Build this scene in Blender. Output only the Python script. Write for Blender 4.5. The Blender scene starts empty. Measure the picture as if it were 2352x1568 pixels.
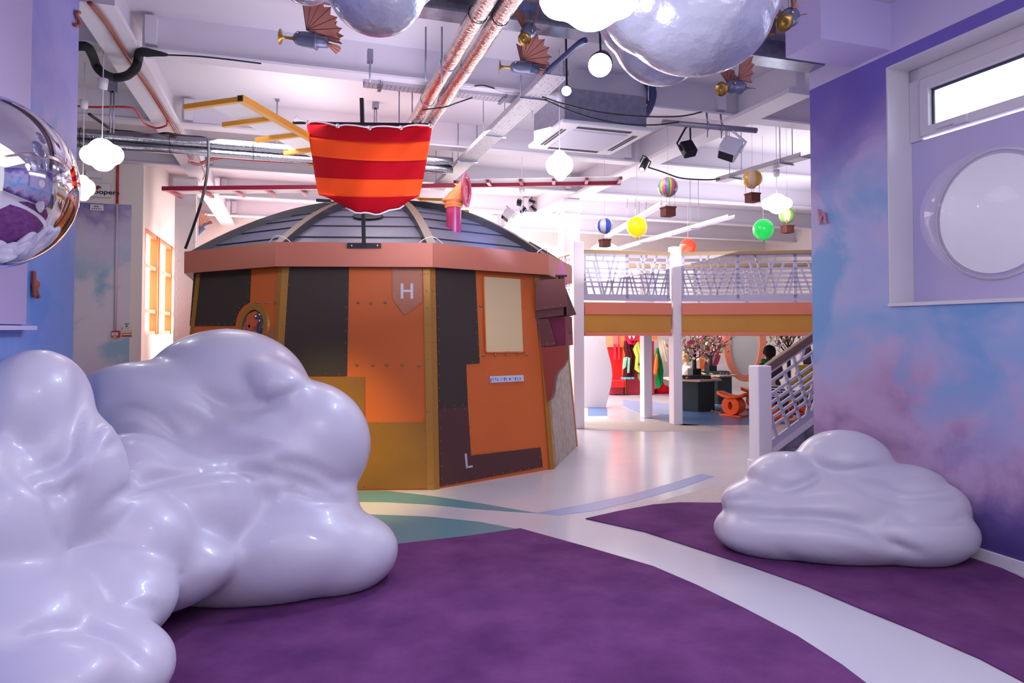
import bpy, bmesh, math, random
from math import sin, cos, tan, pi, radians, sqrt, atan2
from mathutils import Vector, Matrix, Euler

# ------------------------------------------------------------------ camera, world, lights, exposure
S = bpy.context.scene
COL = S.collection
EYE = 1.5                      # camera height
F = 1568.0                     # focal length in px of the 2352 px wide frame (24 mm)
TILT = radians(1.6)
cam = bpy.data.cameras.new('camera'); camo = bpy.data.objects.new('camera', cam); COL.objects.link(camo)
cam.lens = 24.0; cam.sensor_width = 36.0; cam.shift_y = -71.0/2352.0
camo.location = (0, 0, EYE); camo.rotation_euler = (pi/2 + TILT, 0, 0)
cam.clip_end = 200
S.camera = camo

TH = radians(17.9)             # the building is turned 17.9 degrees against the view
U = Vector((cos(TH), sin(TH), 0)); V = Vector((-sin(TH), cos(TH), 0))
def B(u, v, z=0.0): return U*u + V*v + Vector((0, 0, z))

w = bpy.data.worlds.new('world'); S.world = w; w.use_nodes = True
bg = w.node_tree.nodes['Background']
bg.inputs[0].default_value = (0.90, 0.88, 1.0, 1); bg.inputs[1].default_value = 0.72

def lamp(name, kind, loc, power, color, size=1.0, target=None, size_y=None, spot=60, blend=.5):
    l = bpy.data.lights.new(name, kind); o = bpy.data.objects.new(name, l); COL.objects.link(o)
    l.energy = power; l.color = color
    if kind == 'AREA':
        l.size = size
        if size_y: l.shape = 'RECTANGLE'; l.size_y = size_y
    elif kind == 'SPOT':
        l.spot_size = radians(spot); l.spot_blend = blend; l.shadow_soft_size = size
    else: l.shadow_soft_size = size
    o.location = loc
    if target is not None:
        o.rotation_euler = (Vector(target) - Vector(loc)).to_track_quat('-Z', 'Y').to_euler()
    return o
lamp('hall_fill', 'AREA', B(3.6, 12.3, 3.55), 600, (1.0, .95, .91), 5.5, B(3.6, 12.3, 0), 4.0)  # broad fill panel added to brighten the hall
lamp('hall_fill', 'AREA', B(1.4, 6.9, 3.55), 100, (1.0, .96, .98), 4.6, B(1.6, 7.6, 0), 1.2)  # second fill added for more light in mid-hall
lamp('ceiling_fill', 'AREA', B(1.2, 8.4, 2.75), 50, (1.0, .94, .95), 4.0, B(1.2, 8.4, 5), 4.0)  # upward fills added in mid-air to brighten the ceiling
lamp('ceiling_fill', 'AREA', B(6.6, 8.6, 2.8), 80, (.98, .94, 1.0), 3.4, B(6.2, 9.0, 5), 4.5)
lamp('ceiling_fill', 'AREA', B(3.6, 13.0, 2.9), 95, (1.0, .93, .88), 5.0, B(3.6, 13.0, 5), 3.0)
lamp('room_fill', 'AREA', B(1.6, .6, 3.6), 58, (.92, .87, 1.0), 3.4, B(1.6, 1.4, 0), 2.4)  # large panel added overhead in place of the room's own lamps
lamp('beam_fill', 'AREA', B(.9, 5.1, 2.4), 26, (.90, .84, 1.0), 1.8, B(.6, 6.4, 4.6), 1.0)  # upward fill added to lift the front beams
lamp('yellow_spot', 'SPOT', (-1.9, 4.9, 3.5), 480, (1.0, .80, .22), .06, (-1.65, 6.1, 0), spot=38, blend=.9)
lamp('violet_spot', 'SPOT', (-.6, .9, 3.6), 42, (.50, .32, 1.0), .15, (-.55, 2.9, 0), spot=75, blend=1)

S.view_settings.view_transform = 'Standard'; S.view_settings.look = 'None'
S.view_settings.exposure = 0.30; S.view_settings.gamma = 1.0; S.view_settings.use_curve_mapping = False

# ------------------------------------------------------------------ helpers
random.seed(7)
def ray(px, py):
    x = (px-1176)/F; y = (713-py)/F
    return Vector((x, cos(TILT)-y*sin(TILT), sin(TILT)+y*cos(TILT)))
EYEP = Vector((0, 0, EYE))
def at(px, py, d): r = ray(px, py); return EYEP + r*(d/r.y)
def gz(px, py, z=0.0): r = ray(px, py); return EYEP + r*((z-EYE)/r.z)
def onp(px, py, p0, n): r = ray(px, py); return EYEP + r*((Vector(p0)-EYEP).dot(n)/r.dot(n))
def onu(px, py, u): return onp(px, py, U*u, U)
def onv(px, py, v): return onp(px, py, V*v, V)

def lin(c):
    c = c/255.0
    return c/12.92 if c <= .04045 else ((c+.055)/1.055)**2.4
def L3(c): return (lin(c[0]), lin(c[1]), lin(c[2]), 1.0)
MATS = {}
def mat(name, c, rough=.5, metal=0.0, emit=None, es=1.0, bump=None, var=None, trans=0.0, coat=0.0, alpha=1.0, spec=None, ior=None):
    if name in MATS: return MATS[name]
    m = bpy.data.materials.new(name); m.use_nodes = True; nt = m.node_tree; b = nt.nodes['Principled BSDF']
    b.inputs['Base Color'].default_value = L3(c); b.inputs['Roughness'].default_value = rough; b.inputs['Metallic'].default_value = metal
    if emit: b.inputs['Emission Color'].default_value = L3(emit); b.inputs['Emission Strength'].default_value = es
    if trans: b.inputs['Transmission Weight'].default_value = trans
    if coat: b.inputs['Coat Weight'].default_value = coat; b.inputs['Coat Roughness'].default_value = .08
    if spec is not None: b.inputs['Specular IOR Level'].default_value = spec
    if ior: b.inputs['IOR'].default_value = ior
    if alpha < 1: b.inputs['Alpha'].default_value = alpha
    if bump or var:
        g = nt.nodes.new('ShaderNodeNewGeometry')
    if bump:
        n = nt.nodes.new('ShaderNodeTexNoise'); n.inputs['Scale'].default_value = bump[0]; n.inputs['Detail'].default_value = 4
        bu = nt.nodes.new('ShaderNodeBump'); bu.inputs['Strength'].default_value = bump[1]; bu.inputs['Distance'].default_value = bump[2] if len(bump) > 2 else .01
        nt.links.new(g.outputs['Position'], n.inputs['Vector']); nt.links.new(n.outputs['Fac'], bu.inputs['Height']); nt.links.new(bu.outputs['Normal'], b.inputs['Normal'])
    if var:                       # (scale, other colour, contrast)
        n = nt.nodes.new('ShaderNodeTexNoise'); n.inputs['Scale'].default_value = var[0]; n.inputs['Detail'].default_value = 6
        r = nt.nodes.new('ShaderNodeValToRGB'); k = var[2] if len(var) > 2 else .25
        r.color_ramp.elements[0].position = .5-k; r.color_ramp.elements[1].position = .5+k
        r.color_ramp.elements[0].color = L3(c); r.color_ramp.elements[1].color = L3(var[1])
        nt.links.new(g.outputs['Position'], n.inputs['Vector']); nt.links.new(n.outputs['Fac'], r.inputs['Fac']); nt.links.new(r.outputs['Color'], b.inputs['Base Color'])
    MATS[name] = m
    return m

class MB:
    """collects geometry in world coordinates and links it as ONE mesh object"""
    def __init__(s): s.v = []; s.f = []; s.m = []; s.s = []
    def add(s, vs, fs, mi=0, sm=False):
        o = len(s.v); s.v += [Vector(p) for p in vs]
        for f in fs: s.f.append([i+o for i in f]); s.m.append(mi); s.s.append(sm)
        return s
    def obox(s, c, x, y, z, mi=0):
        c = Vector(c); x = Vector(x); y = Vector(y); z = Vector(z)
        vs = [c+x*a+y*b+z*d for d in (-1, 1) for b in (-1, 1) for a in (-1, 1)]
        return s.add(vs, [(0, 2, 3, 1), (4, 5, 7, 6), (0, 1, 5, 4), (2, 6, 7, 3), (0, 4, 6, 2), (1, 3, 7, 5)], mi)
    def box(s, x0, x1, y0, y1, z0, z1, mi=0):
        return s.obox(((x0+x1)/2, (y0+y1)/2, (z0+z1)/2), ((x1-x0)/2, 0, 0), (0, (y1-y0)/2, 0), (0, 0, (z1-z0)/2), mi)
    def ubox(s, u0, u1, v0, v1, z0, z1, mi=0):
        return s.obox(B((u0+u1)/2, (v0+v1)/2, (z0+z1)/2), U*(u1-u0)/2, V*(v1-v0)/2, (0, 0, (z1-z0)/2), mi)
    def prism(s, pts, ext, mi=0, ms=None):
        n = len(pts); pts = [Vector(p) for p in pts]; ext = Vector(ext)
        nn = Vector((0, 0, 0))
        for i in range(n): nn += (pts[i]-pts[0]).cross(pts[(i+1) % n]-pts[0])
        if nn.dot(ext) > 0: pts = pts[::-1]
        vs = pts + [p+ext for p in pts]
        s.add(vs, [list(range(n))], mi)
        o = len(s.v)-2*n
        s.f.append([o+n+i for i in range(n)][::-1]); s.m.append(mi); s.s.append(False)
        for i in range(n):
            j = (i+1) % n
            s.f.append([o+i, o+n+i, o+n+j, o+j]); s.m.append(mi if ms is None else ms); s.s.append(False)
        return s
    def tube(s, pts, r, n=8, mi=0, closed=False):
        pts = [Vector(p) for p in pts]; k = len(pts)
        rs = r if isinstance(r, (list, tuple)) else [r]*k
        up = None; rings = []
        for i, p in enumerate(pts):
            a = pts[(i-1) % k] if (i > 0 or closed) else p; b = pts[(i+1) % k] if (i < k-1 or closed) else p
            t = (b-a).normalized()
            if up is None:
                up = Vector((0, 0, 1)) if abs(t.z) < .9 else Vector((1, 0, 0))
            x = t.cross(up)
            if x.length < 1e-5: x = t.orthogonal()
            x.normalize(); up = x.cross(t).normalized()
            rings.append([p + (x*cos(2*pi*j/n)+up*sin(2*pi*j/n))*rs[i] for j in range(n)])
        vs = [q for g in rings for q in g]; fs = []
        for i in range(k if closed else k-1):
            i2 = (i+1) % k
            for j in range(n):
                j2 = (j+1) % n; fs.append((i*n+j, i*n+j2, i2*n+j2, i2*n+j))
        s.add(vs, fs, mi, True)
        if not closed:
            o = len(s.v)-len(vs)
            s.f.append([o+j for j in range(n)][::-1]); s.m.append(mi); s.s.append(False)
            s.f.append([o+(k-1)*n+j for j in range(n)]); s.m.append(mi); s.s.append(False)
        return s
    def bar(s, a, b, w, h=None, mi=0, up=(0, 0, 1)):
        a = Vector(a); b = Vector(b); t = (b-a); l = t.length; t.normalize(); h = h or w
        x = t.cross(Vector(up))
        if x.length < 1e-4: x = t.orthogonal()
        x.normalize(); y = x.cross(t)
        return s.obox((a+b)/2, x*w/2, t*l/2, y*h/2, mi)
    def lathe(s, prof, o=(0, 0, 0), ax=(0, 0, 1), n=20, mi=0, sm=True):
        ax = Vector(ax).normalized(); x = ax.orthogonal().normalized(); y = ax.cross(x); o = Vector(o)
        vs = [o+ax*h+(x*cos(2*pi*j/n)+y*sin(2*pi*j/n))*max(r, 1e-5) for r, h in prof for j in range(n)]
        fs = [(i*n+j, i*n+(j+1) % n, (i+1)*n+(j+1) % n, (i+1)*n+j) for i in range(len(prof)-1) for j in range(n)]
        return s.add(vs, fs, mi, sm)
    def ell(s, c, rx, ry, rz, n=16, k=10, mi=0, rot=None, mf=None):
        c = Vector(c); vs = []; fs = []
        for i in range(k+1):
            a = pi*i/k
            for j in range(n):
                b = 2*pi*j/n; p = Vector((sin(a)*cos(b)*rx, sin(a)*sin(b)*ry, cos(a)*rz))
                if rot: p = rot @ p
                vs.append(c+p)
        o = len(s.v); s.v += vs
        for i in range(k):
            for j in range(n):
                j2 = (j+1) % n
                f = [o+i*n+j, o+(i+1)*n+j, o+(i+1)*n+j2, o+i*n+j2]
                s.f.append(f); s.m.append(mf(j) if mf else mi); s.s.append(True)
        return s
    def build(s, name, mats, parent=None, label=None, cat=None, group=None, kind=None, bevel=0, merge=False, keep=False, subsurf=0):
        if not isinstance(mats, (list, tuple)): mats = [mats]
        lo = Vector([min(p[i] for p in s.v) for i in range(3)]); hi = Vector([max(p[i] for p in s.v) for i in range(3)])
        c = Vector(((lo.x+hi.x)/2, (lo.y+hi.y)/2, lo.z))
        if keep: c = Vector((0, 0, 0))
        me = bpy.data.meshes.new(name)
        me.from_pydata([tuple(p-c) for p in s.v], [], s.f)
        for m in mats: me.materials.append(m)
        me.polygons.foreach_set('material_index', s.m); me.polygons.foreach_set('use_smooth', s.s)
        if merge:
            b = bmesh.new(); b.from_mesh(me); bmesh.ops.remove_doubles(b, verts=b.verts, dist=1e-5); b.to_mesh(me); b.free()
        me.update()
        o = bpy.data.objects.new(name, me); COL.objects.link(o)
        o.location = c
        if parent is not None:
            o.parent = parent; o.location = c - wloc(parent)
        if bevel:
            bv = o.modifiers.new('bevel', 'BEVEL'); bv.width = bevel; bv.segments = 2; bv.limit_method = 'ANGLE'
        if subsurf:
            sb = o.modifiers.new('subsurf', 'SUBSURF'); sb.levels = sb.render_levels = subsurf
        tag(o, label, cat, group, kind)
        return o
def wloc(o):
    l = o.location.copy()
    while o.parent: o = o.parent; l += o.location
    return l
def tag(o, label=None, cat=None, group=None, kind=None):
    if label: o['label'] = label
    if cat: o['category'] = cat
    if group: o['group'] = group
    if kind: o['kind'] = kind
    return o
def thing(name, label, cat, loc=(0, 0, 0), group=None):
    o = bpy.data.objects.new(name, None); COL.objects.link(o); o.location = loc; o.empty_display_size = .1
    return tag(o, label, cat, group)
def copy_tree(o, parent=None):
    c = o.copy(); COL.objects.link(c)
    c.parent = parent
    for ch in [x for x in bpy.data.objects if x.parent == o]: copy_tree(ch, c)
    return c
def crv(pts, n=6):                                     # smooth curve through points
    pts = [Vector(p) for p in pts]; out = []
    for i in range(len(pts)-1):
        p0 = pts[max(i-1, 0)]; p1 = pts[i]; p2 = pts[i+1]; p3 = pts[min(i+2, len(pts)-1)]
        for j in range(n):
            t = j/n
            out.append(.5*((2*p1)+(p2-p0)*t+(2*p0-5*p1+4*p2-p3)*t*t+(3*p1-p0-3*p2+p3)*t**3))
    out.append(pts[-1]); return out
def text_geo(txt, size, ext=.003, bold=0.0):
    cu = bpy.data.curves.new('t', 'FONT'); cu.body = txt; cu.size = size; cu.extrude = ext; cu.offset = bold
    o = bpy.data.objects.new('t', cu); COL.objects.link(o)
    dg = bpy.context.evaluated_depsgraph_get(); me = bpy.data.meshes.new_from_object(o.evaluated_get(dg))
    vs = [v.co.copy() for v in me.vertices]; fs = [list(p.vertices) for p in me.polygons]
    bpy.data.objects.remove(o); bpy.data.curves.remove(cu); bpy.data.meshes.remove(me)
    return vs, fs
def put_text(txt, size, o, x, y, ext=.003, bold=0.0, mb=None, sx=1.0):   # lies in the plane spanned by x (reading direction) and y (up)
    vs, fs = text_geo(txt, size, ext, bold); x = Vector(x).normalized(); y = Vector(y).normalized(); n = x.cross(y)
    mb = mb or MB(); mb.add([Vector(o)+x*p.x*sx+y*p.y+n*p.z for p in vs], fs); return mb
def blob_mesh(name, blobs, voxel, smooth, mats, parent=None, zmin=None, squash=None, **k):
    """union of overlapping rounded lobes melted into one continuous skin"""
    mb = MB()
    for b in blobs:
        mb.ell(b[0], b[1], b[2], b[3], 28, 18, rot=b[4] if len(b) > 4 else None)
    o = mb.build('tmp', mats[0], merge=False, keep=True)
    rm = o.modifiers.new('r', 'REMESH'); rm.mode = 'VOXEL'; rm.voxel_size = voxel; rm.use_smooth_shade = True
    sm = o.modifiers.new('s', 'SMOOTH'); sm.iterations = smooth; sm.factor = .5
    dg = bpy.context.evaluated_depsgraph_get(); me = bpy.data.meshes.new_from_object(o.evaluated_get(dg))
    bpy.data.objects.remove(o)
    r = MB(); vs = [v.co.copy() for v in me.vertices]
    if zmin is not None:
        for v in vs: v.z = max(v.z, zmin)
    r.add(vs, [list(p.vertices) for p in me.polygons], 0, True)
    bpy.data.meshes.remove(me)
    return r.build(name, mats, parent, **k)
Z = Vector((0, 0, 1))

# ------------------------------------------------------------------ materials
white = mat('white_paint', (226, 222, 226), .55, bump=(30, .05))
white2 = mat('white_gloss_paint', (222, 218, 226), .35)
cream = mat('cream_paint', (224, 216, 212), .6)
lav = mat('lavender_paint', (196, 188, 226), .45)
greyl = mat('lilac_grey_paint', (176, 172, 196), .4)
black = mat('black_plastic', (22, 22, 26), .45)
blackm = mat('black_metal', (30, 32, 38), .4, .3)
silver = mat('silver_foil', (150, 149, 158), .2, 1, bump=(60, .35, .01))
foil = mat('wrinkled_foil', (225, 205, 200), .16, 1, bump=(34, .5, .02))
steel = mat('galvanised_steel', (168, 170, 186), .35, .85, var=(20, (140, 142, 165)))
chrome = mat('chrome', (235, 232, 238), .03, 1)
brass = mat('brass', (176, 140, 72), .3, .9)
rivetm = mat('rivet_metal', (160, 140, 112), .3, .9)
redc = mat('red_cable', (178, 36, 44), .4)
copperc = mat('copper_cable', (150, 66, 52), .4)

def mural(name, z0, z1, stops, seed, patch=(120, 165, 218)):
    m = bpy.data.materials.new(name); m.use_nodes = True; nt = m.node_tree; b = nt.nodes['Principled BSDF']; b.inputs['Roughness'].default_value = .5
    N = nt.nodes.new; K = nt.links.new
    g = N('ShaderNodeNewGeometry'); sp = N('ShaderNodeSeparateXYZ'); K(g.outputs['Position'], sp.inputs[0])
    mp = N('ShaderNodeMapping'); mp.inputs['Location'].default_value = (seed, seed*1.7, 0); mp.inputs['Scale'].default_value = (1, 1, 1.25); K(g.outputs['Position'], mp.inputs[0])
    n1 = N('ShaderNodeTexNoise'); n1.inputs['Scale'].default_value = 1.0; n1.inputs['Detail'].default_value = 7; n1.inputs['Roughness'].default_value = .55; n1.inputs['Distortion'].default_value = .35; K(mp.outputs[0], n1.inputs['Vector'])
    mr = N('ShaderNodeMapRange'); mr.inputs['From Min'].default_value = z0; mr.inputs['From Max'].default_value = z1; K(sp.outputs['Z'], mr.inputs['Value'])
    ma = N('ShaderNodeMath'); ma.operation = 'MULTIPLY_ADD'; ma.inputs[1].default_value = .66; ma.inputs[2].default_value = -.33; K(n1.outputs['Fac'], ma.inputs[0])
    ad = N('ShaderNodeMath'); ad.operation = 'ADD'; K(mr.outputs[0], ad.inputs[0]); K(ma.outputs[0], ad.inputs[1])
    cr = N('ShaderNodeValToRGB'); e = cr.color_ramp.elements; cr.color_ramp.interpolation = 'B_SPLINE'
    e[0].position = stops[0][0]; e[0].color = L3(stops[0][1]); e[1].position = stops[-1][0]; e[1].color = L3(stops[-1][1])
    for p, c in stops[1:-1]: q = e.new(p); q.color = L3(c)
    K(ad.outputs[0], cr.inputs['Fac'])
    n2 = N('ShaderNodeTexNoise'); n2.inputs['Scale'].default_value = 1.5; n2.inputs['Detail'].default_value = 8; n2.inputs['Distortion'].default_value = .5; K(mp.outputs[0], n2.inputs['Vector'])
    r2 = N('ShaderNodeValToRGB'); r2.color_ramp.elements[0].position = .50; r2.color_ramp.elements[1].position = .60; K(n2.outputs['Fac'], r2.inputs['Fac'])
    # blue patches live in the middle of the picture only
    win = N('ShaderNodeValToRGB'); we = win.color_ramp.elements; we[0].position = .15; we[0].color = (0, 0, 0, 1); we[1].position = .38; we[1].color = (1, 1, 1, 1)
    q = we.new(.68); q.color = (1, 1, 1, 1); q = we.new(.85); q.color = (0, 0, 0, 1); K(mr.outputs[0], win.inputs['Fac'])
    mm = N('ShaderNodeMath'); mm.operation = 'MULTIPLY'; K(r2.outputs['Color'], mm.inputs[0]); K(win.outputs['Color'], mm.inputs[1])
    mx = N('ShaderNodeMix'); mx.data_type = 'RGBA'; K(mm.outputs[0], mx.inputs['Factor']); K(cr.outputs['Color'], mx.inputs['A']); mx.inputs['B'].default_value = L3(patch)
    # pink-white wisps
    n3 = N('ShaderNodeTexNoise'); n3.inputs['Scale'].default_value = 2.3; n3.inputs['Detail'].default_value = 6
    mp3 = N('ShaderNodeMapping'); mp3.inputs['Location'].default_value = (seed+9, 3, 5); K(g.outputs['Position'], mp3.inputs[0]); K(mp3.outputs[0], n3.inputs['Vector'])
    r3 = N('ShaderNodeValToRGB'); r3.color_ramp.elements[0].position = .55; r3.color_ramp.elements[1].position = .75; r3.color_ramp.elements[1].color = (.7, .7, .7, 1); K(n3.outputs['Fac'], r3.inputs['Fac'])
    m3 = N('ShaderNodeMath'); m3.operation = 'MULTIPLY'; K(r3.outputs['Color'], m3.inputs[0]); K(win.outputs['Color'], m3.inputs[1])
    mx2 = N('ShaderNodeMix'); mx2.data_type = 'RGBA'; K(m3.outputs[0], mx2.inputs['Factor']); K(mx.outputs['Result'], mx2.inputs['A']); mx2.inputs['B'].default_value = L3((208, 176, 214))
    K(mx2.outputs['Result'], b.inputs['Base Color'])
    return m
mural_r = mural('sky_mural_paint', 0, 3.57, [(.0, (74, 58, 124)), (.11, (92, 76, 146)), (.20, (196, 160, 198)), (.30, (176, 178, 222)), (.42, (126, 172, 222)), (.54, (186, 186, 226)), (.64, (150, 170, 222)), (.76, (212, 188, 226)), (.86, (146, 128, 202)), (1.0, (112, 96, 192))], 3.0)
mural_l = mural('side_mural_paint', 0, 3.9, [(.0, (90, 110, 190)), (.3, (120, 150, 215)), (.45, (110, 150, 212)), (.6, (172, 162, 214)), (.72, (150, 148, 214)), (.85, (130, 122, 200)), (1.0, (112, 90, 172))], 11.0, (96, 140, 208))
mural_b = mural('far_mural_paint', 0, 3.2, [(.0, (186, 178, 204)), (.3, (204, 194, 210)), (.5, (214, 204, 212)), (.72, (206, 204, 222)), (.9, (196, 188, 216)), (.96, (132, 118, 172)), (1.0, (104, 92, 156))], 6.0, (140, 178, 204))

# ------------------------------------------------------------------ room shell
def carpet_mat():
    m = mat('purple_carpet', (92, 50, 124), .95, spec=.1); nt = m.node_tree; b = nt.nodes['Principled BSDF']; N = nt.nodes.new; K = nt.links.new
    g = N('ShaderNodeNewGeometry')
    n1 = N('ShaderNodeTexNoise'); n1.inputs['Scale'].default_value = 2.6; n1.inputs['Detail'].default_value = 6; n1.inputs['Roughness'].default_value = .6; K(g.outputs['Position'], n1.inputs['Vector'])
    n2 = N('ShaderNodeTexNoise'); n2.inputs['Scale'].default_value = 260; n2.inputs['Detail'].default_value = 2; K(g.outputs['Position'], n2.inputs['Vector'])
    r = N('ShaderNodeValToRGB'); r.color_ramp.elements[0].position = .33; r.color_ramp.elements[0].color = L3((96, 52, 104)); r.color_ramp.elements[1].position = .68; r.color_ramp.elements[1].color = L3((124, 74, 126)); K(n1.outputs['Fac'], r.inputs['Fac'])
    mx = N('ShaderNodeMix'); mx.data_type = 'RGBA'; mx.blend_type = 'MULTIPLY'; mx.inputs['Factor'].default_value = .5; K(r.outputs['Color'], mx.inputs['A']); K(n2.outputs['Color'], mx.inputs['B'])
    r2 = N('ShaderNodeMapRange'); r2.inputs['From Min'].default_value = .3; r2.inputs['From Max'].default_value = .7; r2.inputs['To Min'].default_value = .72; r2.inputs['To Max'].default_value = 1.0; K(n2.outputs['Fac'], r2.inputs['Value'])
    cc = N('ShaderNodeCombineColor'); [K(r2.outputs[0], cc.inputs[i]) for i in range(3)]
    K(cc.outputs[0], mx.inputs['B']); mx.inputs['Factor'].default_value = 1; K(mx.outputs['Result'], b.inputs['Base Color'])
    bu = N('ShaderNodeBump'); bu.inputs['Strength'].default_value = .5; bu.inputs['Distance'].default_value = .004; K(n2.outputs['Fac'], bu.inputs['Height']); K(bu.outputs['Normal'], b.inputs['Normal'])
    return m
vinyl = mat('pale_vinyl', (204, 200, 206), .19, spec=.6, var=(1.2, (190, 188, 200), .3), bump=(9, .03, .01))
carpet = carpet_mat()
teal = mat('teal_vinyl', (92, 136, 146), .35, spec=.4)
bluev = mat('blue_vinyl', (150, 160, 200), .28, spec=.5)
navyv = mat('slate_blue_vinyl', (84, 112, 156), .3, spec=.5)
terr = mat('speckled_beige_vinyl', (196, 184, 180), .6, var=(90, (160, 148, 142), .12))
fl = MB(); fl.ubox(-6.5, 12, -1.6, 15.3, -.1, 0); floor = fl.build('floor', vinyl, kind='structure')
def inlay(name, pts, z, m, label):
    q = MB(); P = [gz(x, y, 0) for x, y in pts]
    q.prism([Vector((p.x, p.y, .0)) for p in P], (0, 0, z), 0)
    return q.build(name, m, floor, label)
inlay('carpet', [(-350, 1568+500), (-350, 1340), (300, 1330), (600, 1290), (920, 1250), (1060, 1234), (1195, 1215), (1260, 1233), (1350, 1258), (1500, 1302), (1600, 1345), (1712, 1400), (1830, 1462), (1935, 1530), (2040, 1610), (2400, 1990), (900, 2300)], .008, carpet, 'purple carpet on the near side of the pale path')
inlay('carpet', [(1345, 1192), (1420, 1175), (1500, 1160), (1560, 1155), (1680, 1156), (1760, 1150), (1880, 1160), (2055, 1204), (2235, 1277), (2352, 1330), (2700, 1470), (2900, 1780), (2352, 1568), (2250, 1514), (2100, 1449), (1979, 1400), (1856, 1348), (1728, 1303), (1600, 1261), (1480, 1222)], .008, carpet, 'purple carpet between the pale path and the right wall')
inlay('floor_inlay', [(780, 1128), (890, 1127), (1000, 1140), (1110, 1157), (1232, 1178), (1190, 1176), (1080, 1168), (980, 1158), (880, 1153), (780, 1152)], .002, teal, 'green wedge of vinyl by the cabin')
inlay('floor_inlay', [(500, 1185), (840, 1181), (980, 1186), (1100, 1198), (1200, 1217), (1060, 1234), (920, 1251), (700, 1275), (500, 1290)], .002, teal, 'teal vinyl between path and carpet')
inlay('floor_inlay', [(1232, 1178), (1340, 1158), (1450, 1136), (1540, 1110), (1610, 1088), (1640, 1094), (1560, 1122), (1460, 1150), (1370, 1172), (1280, 1184)], .002, bluev, 'blue curved stripe across the floor')
inlay('floor_inlay', [(1480, 1162), (1560, 1138), (1640, 1118), (1720, 1102), (1800, 1085), (1900, 1100), (1850, 1150), (1680, 1157), (1560, 1156)], .002, terr, 'speckled beige vinyl behind the right cloud')
inlay('floor_inlay', [(1270, 975), (1300, 963), (1400, 962), (1480, 968), (1600, 975), (1672, 985), (1640, 989), (1500, 991), (1380, 988), (1290, 981)], .002, terr, 'speckled beige oval under the balcony posts')
inlay('floor_inlay', [(1350, 936), (1395, 936), (1395, 955), (1350, 955)], .002, navyv, 'slate blue vinyl patch by the white curved panel')
inlay('floor_inlay', [(1480, 958), (1560, 944), (1640, 930), (1720, 922), (1900, 925), (1900, 972), (1700, 976), (1570, 977)], .002, navyv, 'slate blue vinyl under the orange stool')
inlay('floor_inlay', [(1430, 918), (1520, 926), (1600, 934), (1540, 952), (1470, 950), (1430, 932)], .003, bluev, 'pale blue oval by the coat rack')

RW = 4.27; LW = -1.25; VE = 4.80; CZ = 3.95; MT = onu(1861, 207, RW).z
wv1 = onu(2038, 400, RW).dot(V); wzt = onu(2036, 155, RW).z; wzb = onu(2040, 704, RW).z; wv0 = 1.7; D = .26
q = MB()
q.ubox(RW, RW+.40, wv1, VE, 0, MT, 0); q.ubox(RW, RW+.40, -1.6, wv0, 0, MT, 0)
q.ubox(RW, RW+.40, wv0, wv1, 0, wzb, 0); q.ubox(RW, RW+.40, wv0, wv1, wzt, MT, 0)
q.ubox(RW, RW+.40, -1.6, VE, MT, CZ, 1)
q.ubox(RW+.40, 9, VE-.14, VE, 0, CZ, 1)
q.build('wall_right', [mural_r, mat('lavender_white_paint', (214, 206, 238), .5)], kind='structure')
q = MB(); q.ubox(RW+.002-.022, RW, -1.6, VE, 0, .085); q.build('baseboard_right', white2, kind='structure', bevel=.004)
q = MB(); q.ubox(LW-.3, LW, -1.6, 4.73, 0, CZ); wl = q.build('wall_left', mural_l, kind='structure')
q = MB(); q.ubox(LW, LW+.02, -.8, onu(56, 400, LW).dot(V), onu(50, 745, LW).z, CZ-.02, 0)
q.build('window_board', mat('board_lavender', (178, 166, 206), .45), wl)
q = MB(); q.ubox(LW, LW+.06, -.8, onu(53, 745, LW).dot(V), onu(50, 748, LW).z-.02, onu(50, 748, LW).z); q.build('window_sill', lav, wl)
q = MB(); q.ubox(-6.5, RW+.4, -1.6, 15.3, CZ, CZ+.15); q.ubox(RW+.4, 12, VE-.14, 15.3, CZ, CZ+.15); q.build('ceiling', mat('ceiling_white', (212, 206, 216), .7, bump=(12, .05)), kind='structure')
# hall walls
wbv = 9.9
q = MB(); zt = onv(250, 468, wbv).z; ur = onv(330, 400, wbv).dot(U); um = onv(302, 500, wbv).dot(U)
q.ubox(-6.5, um, wbv, wbv+.15, 0, zt, 0); q.ubox(um, ur, wbv, wbv+.15, 0, zt, 1); q.ubox(-6.5, ur, wbv, wbv+.15, zt, CZ, 1)
q.ubox(ur-.15, ur, wbv+.15, 15.2, 0, 1.43, 1); q.ubox(ur-.15, ur, wbv+.15, 15.2, 2.85, CZ, 1)
q.build('wall_back_left', [mural_b, cream], kind='structure')
q = MB(); q.ubox(-6.5, -6.35, -1.6, wbv, 0, CZ); q.build('wall_far_left', cream, kind='structure')
glow = mat('daylight_window', (240, 240, 245), .4, emit=(255, 252, 248), es=3.2)
q = MB()
WB = 15.0
q.ubox(-3.2, 12, WB, WB+.2, 0, .9, 0); q.ubox(-3.2, 12, WB, WB+.2, 3.15, CZ, 0); q.ubox(2.2, 12, WB, WB+.2, .9, 2.0)
wins = [(-3.0, -1.9), (-1.7, -.6), (-.4, .7), (.9, 2.0), (2.4, 3.7), (3.9, 5.2), (5.4, 6.7), (6.9, 8.2), (8.4, 9.7)]
for a, b in zip([-3.2]+[x[1] for x in wins], [x[0] for x in wins]+[12]): q.ubox(a, b, WB, WB+.2, .9, 3.15, 0)
q.build('wall_back', cream, kind='structure')
orange_w = mat('orange_frame', (226, 112, 40), .4)
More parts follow.
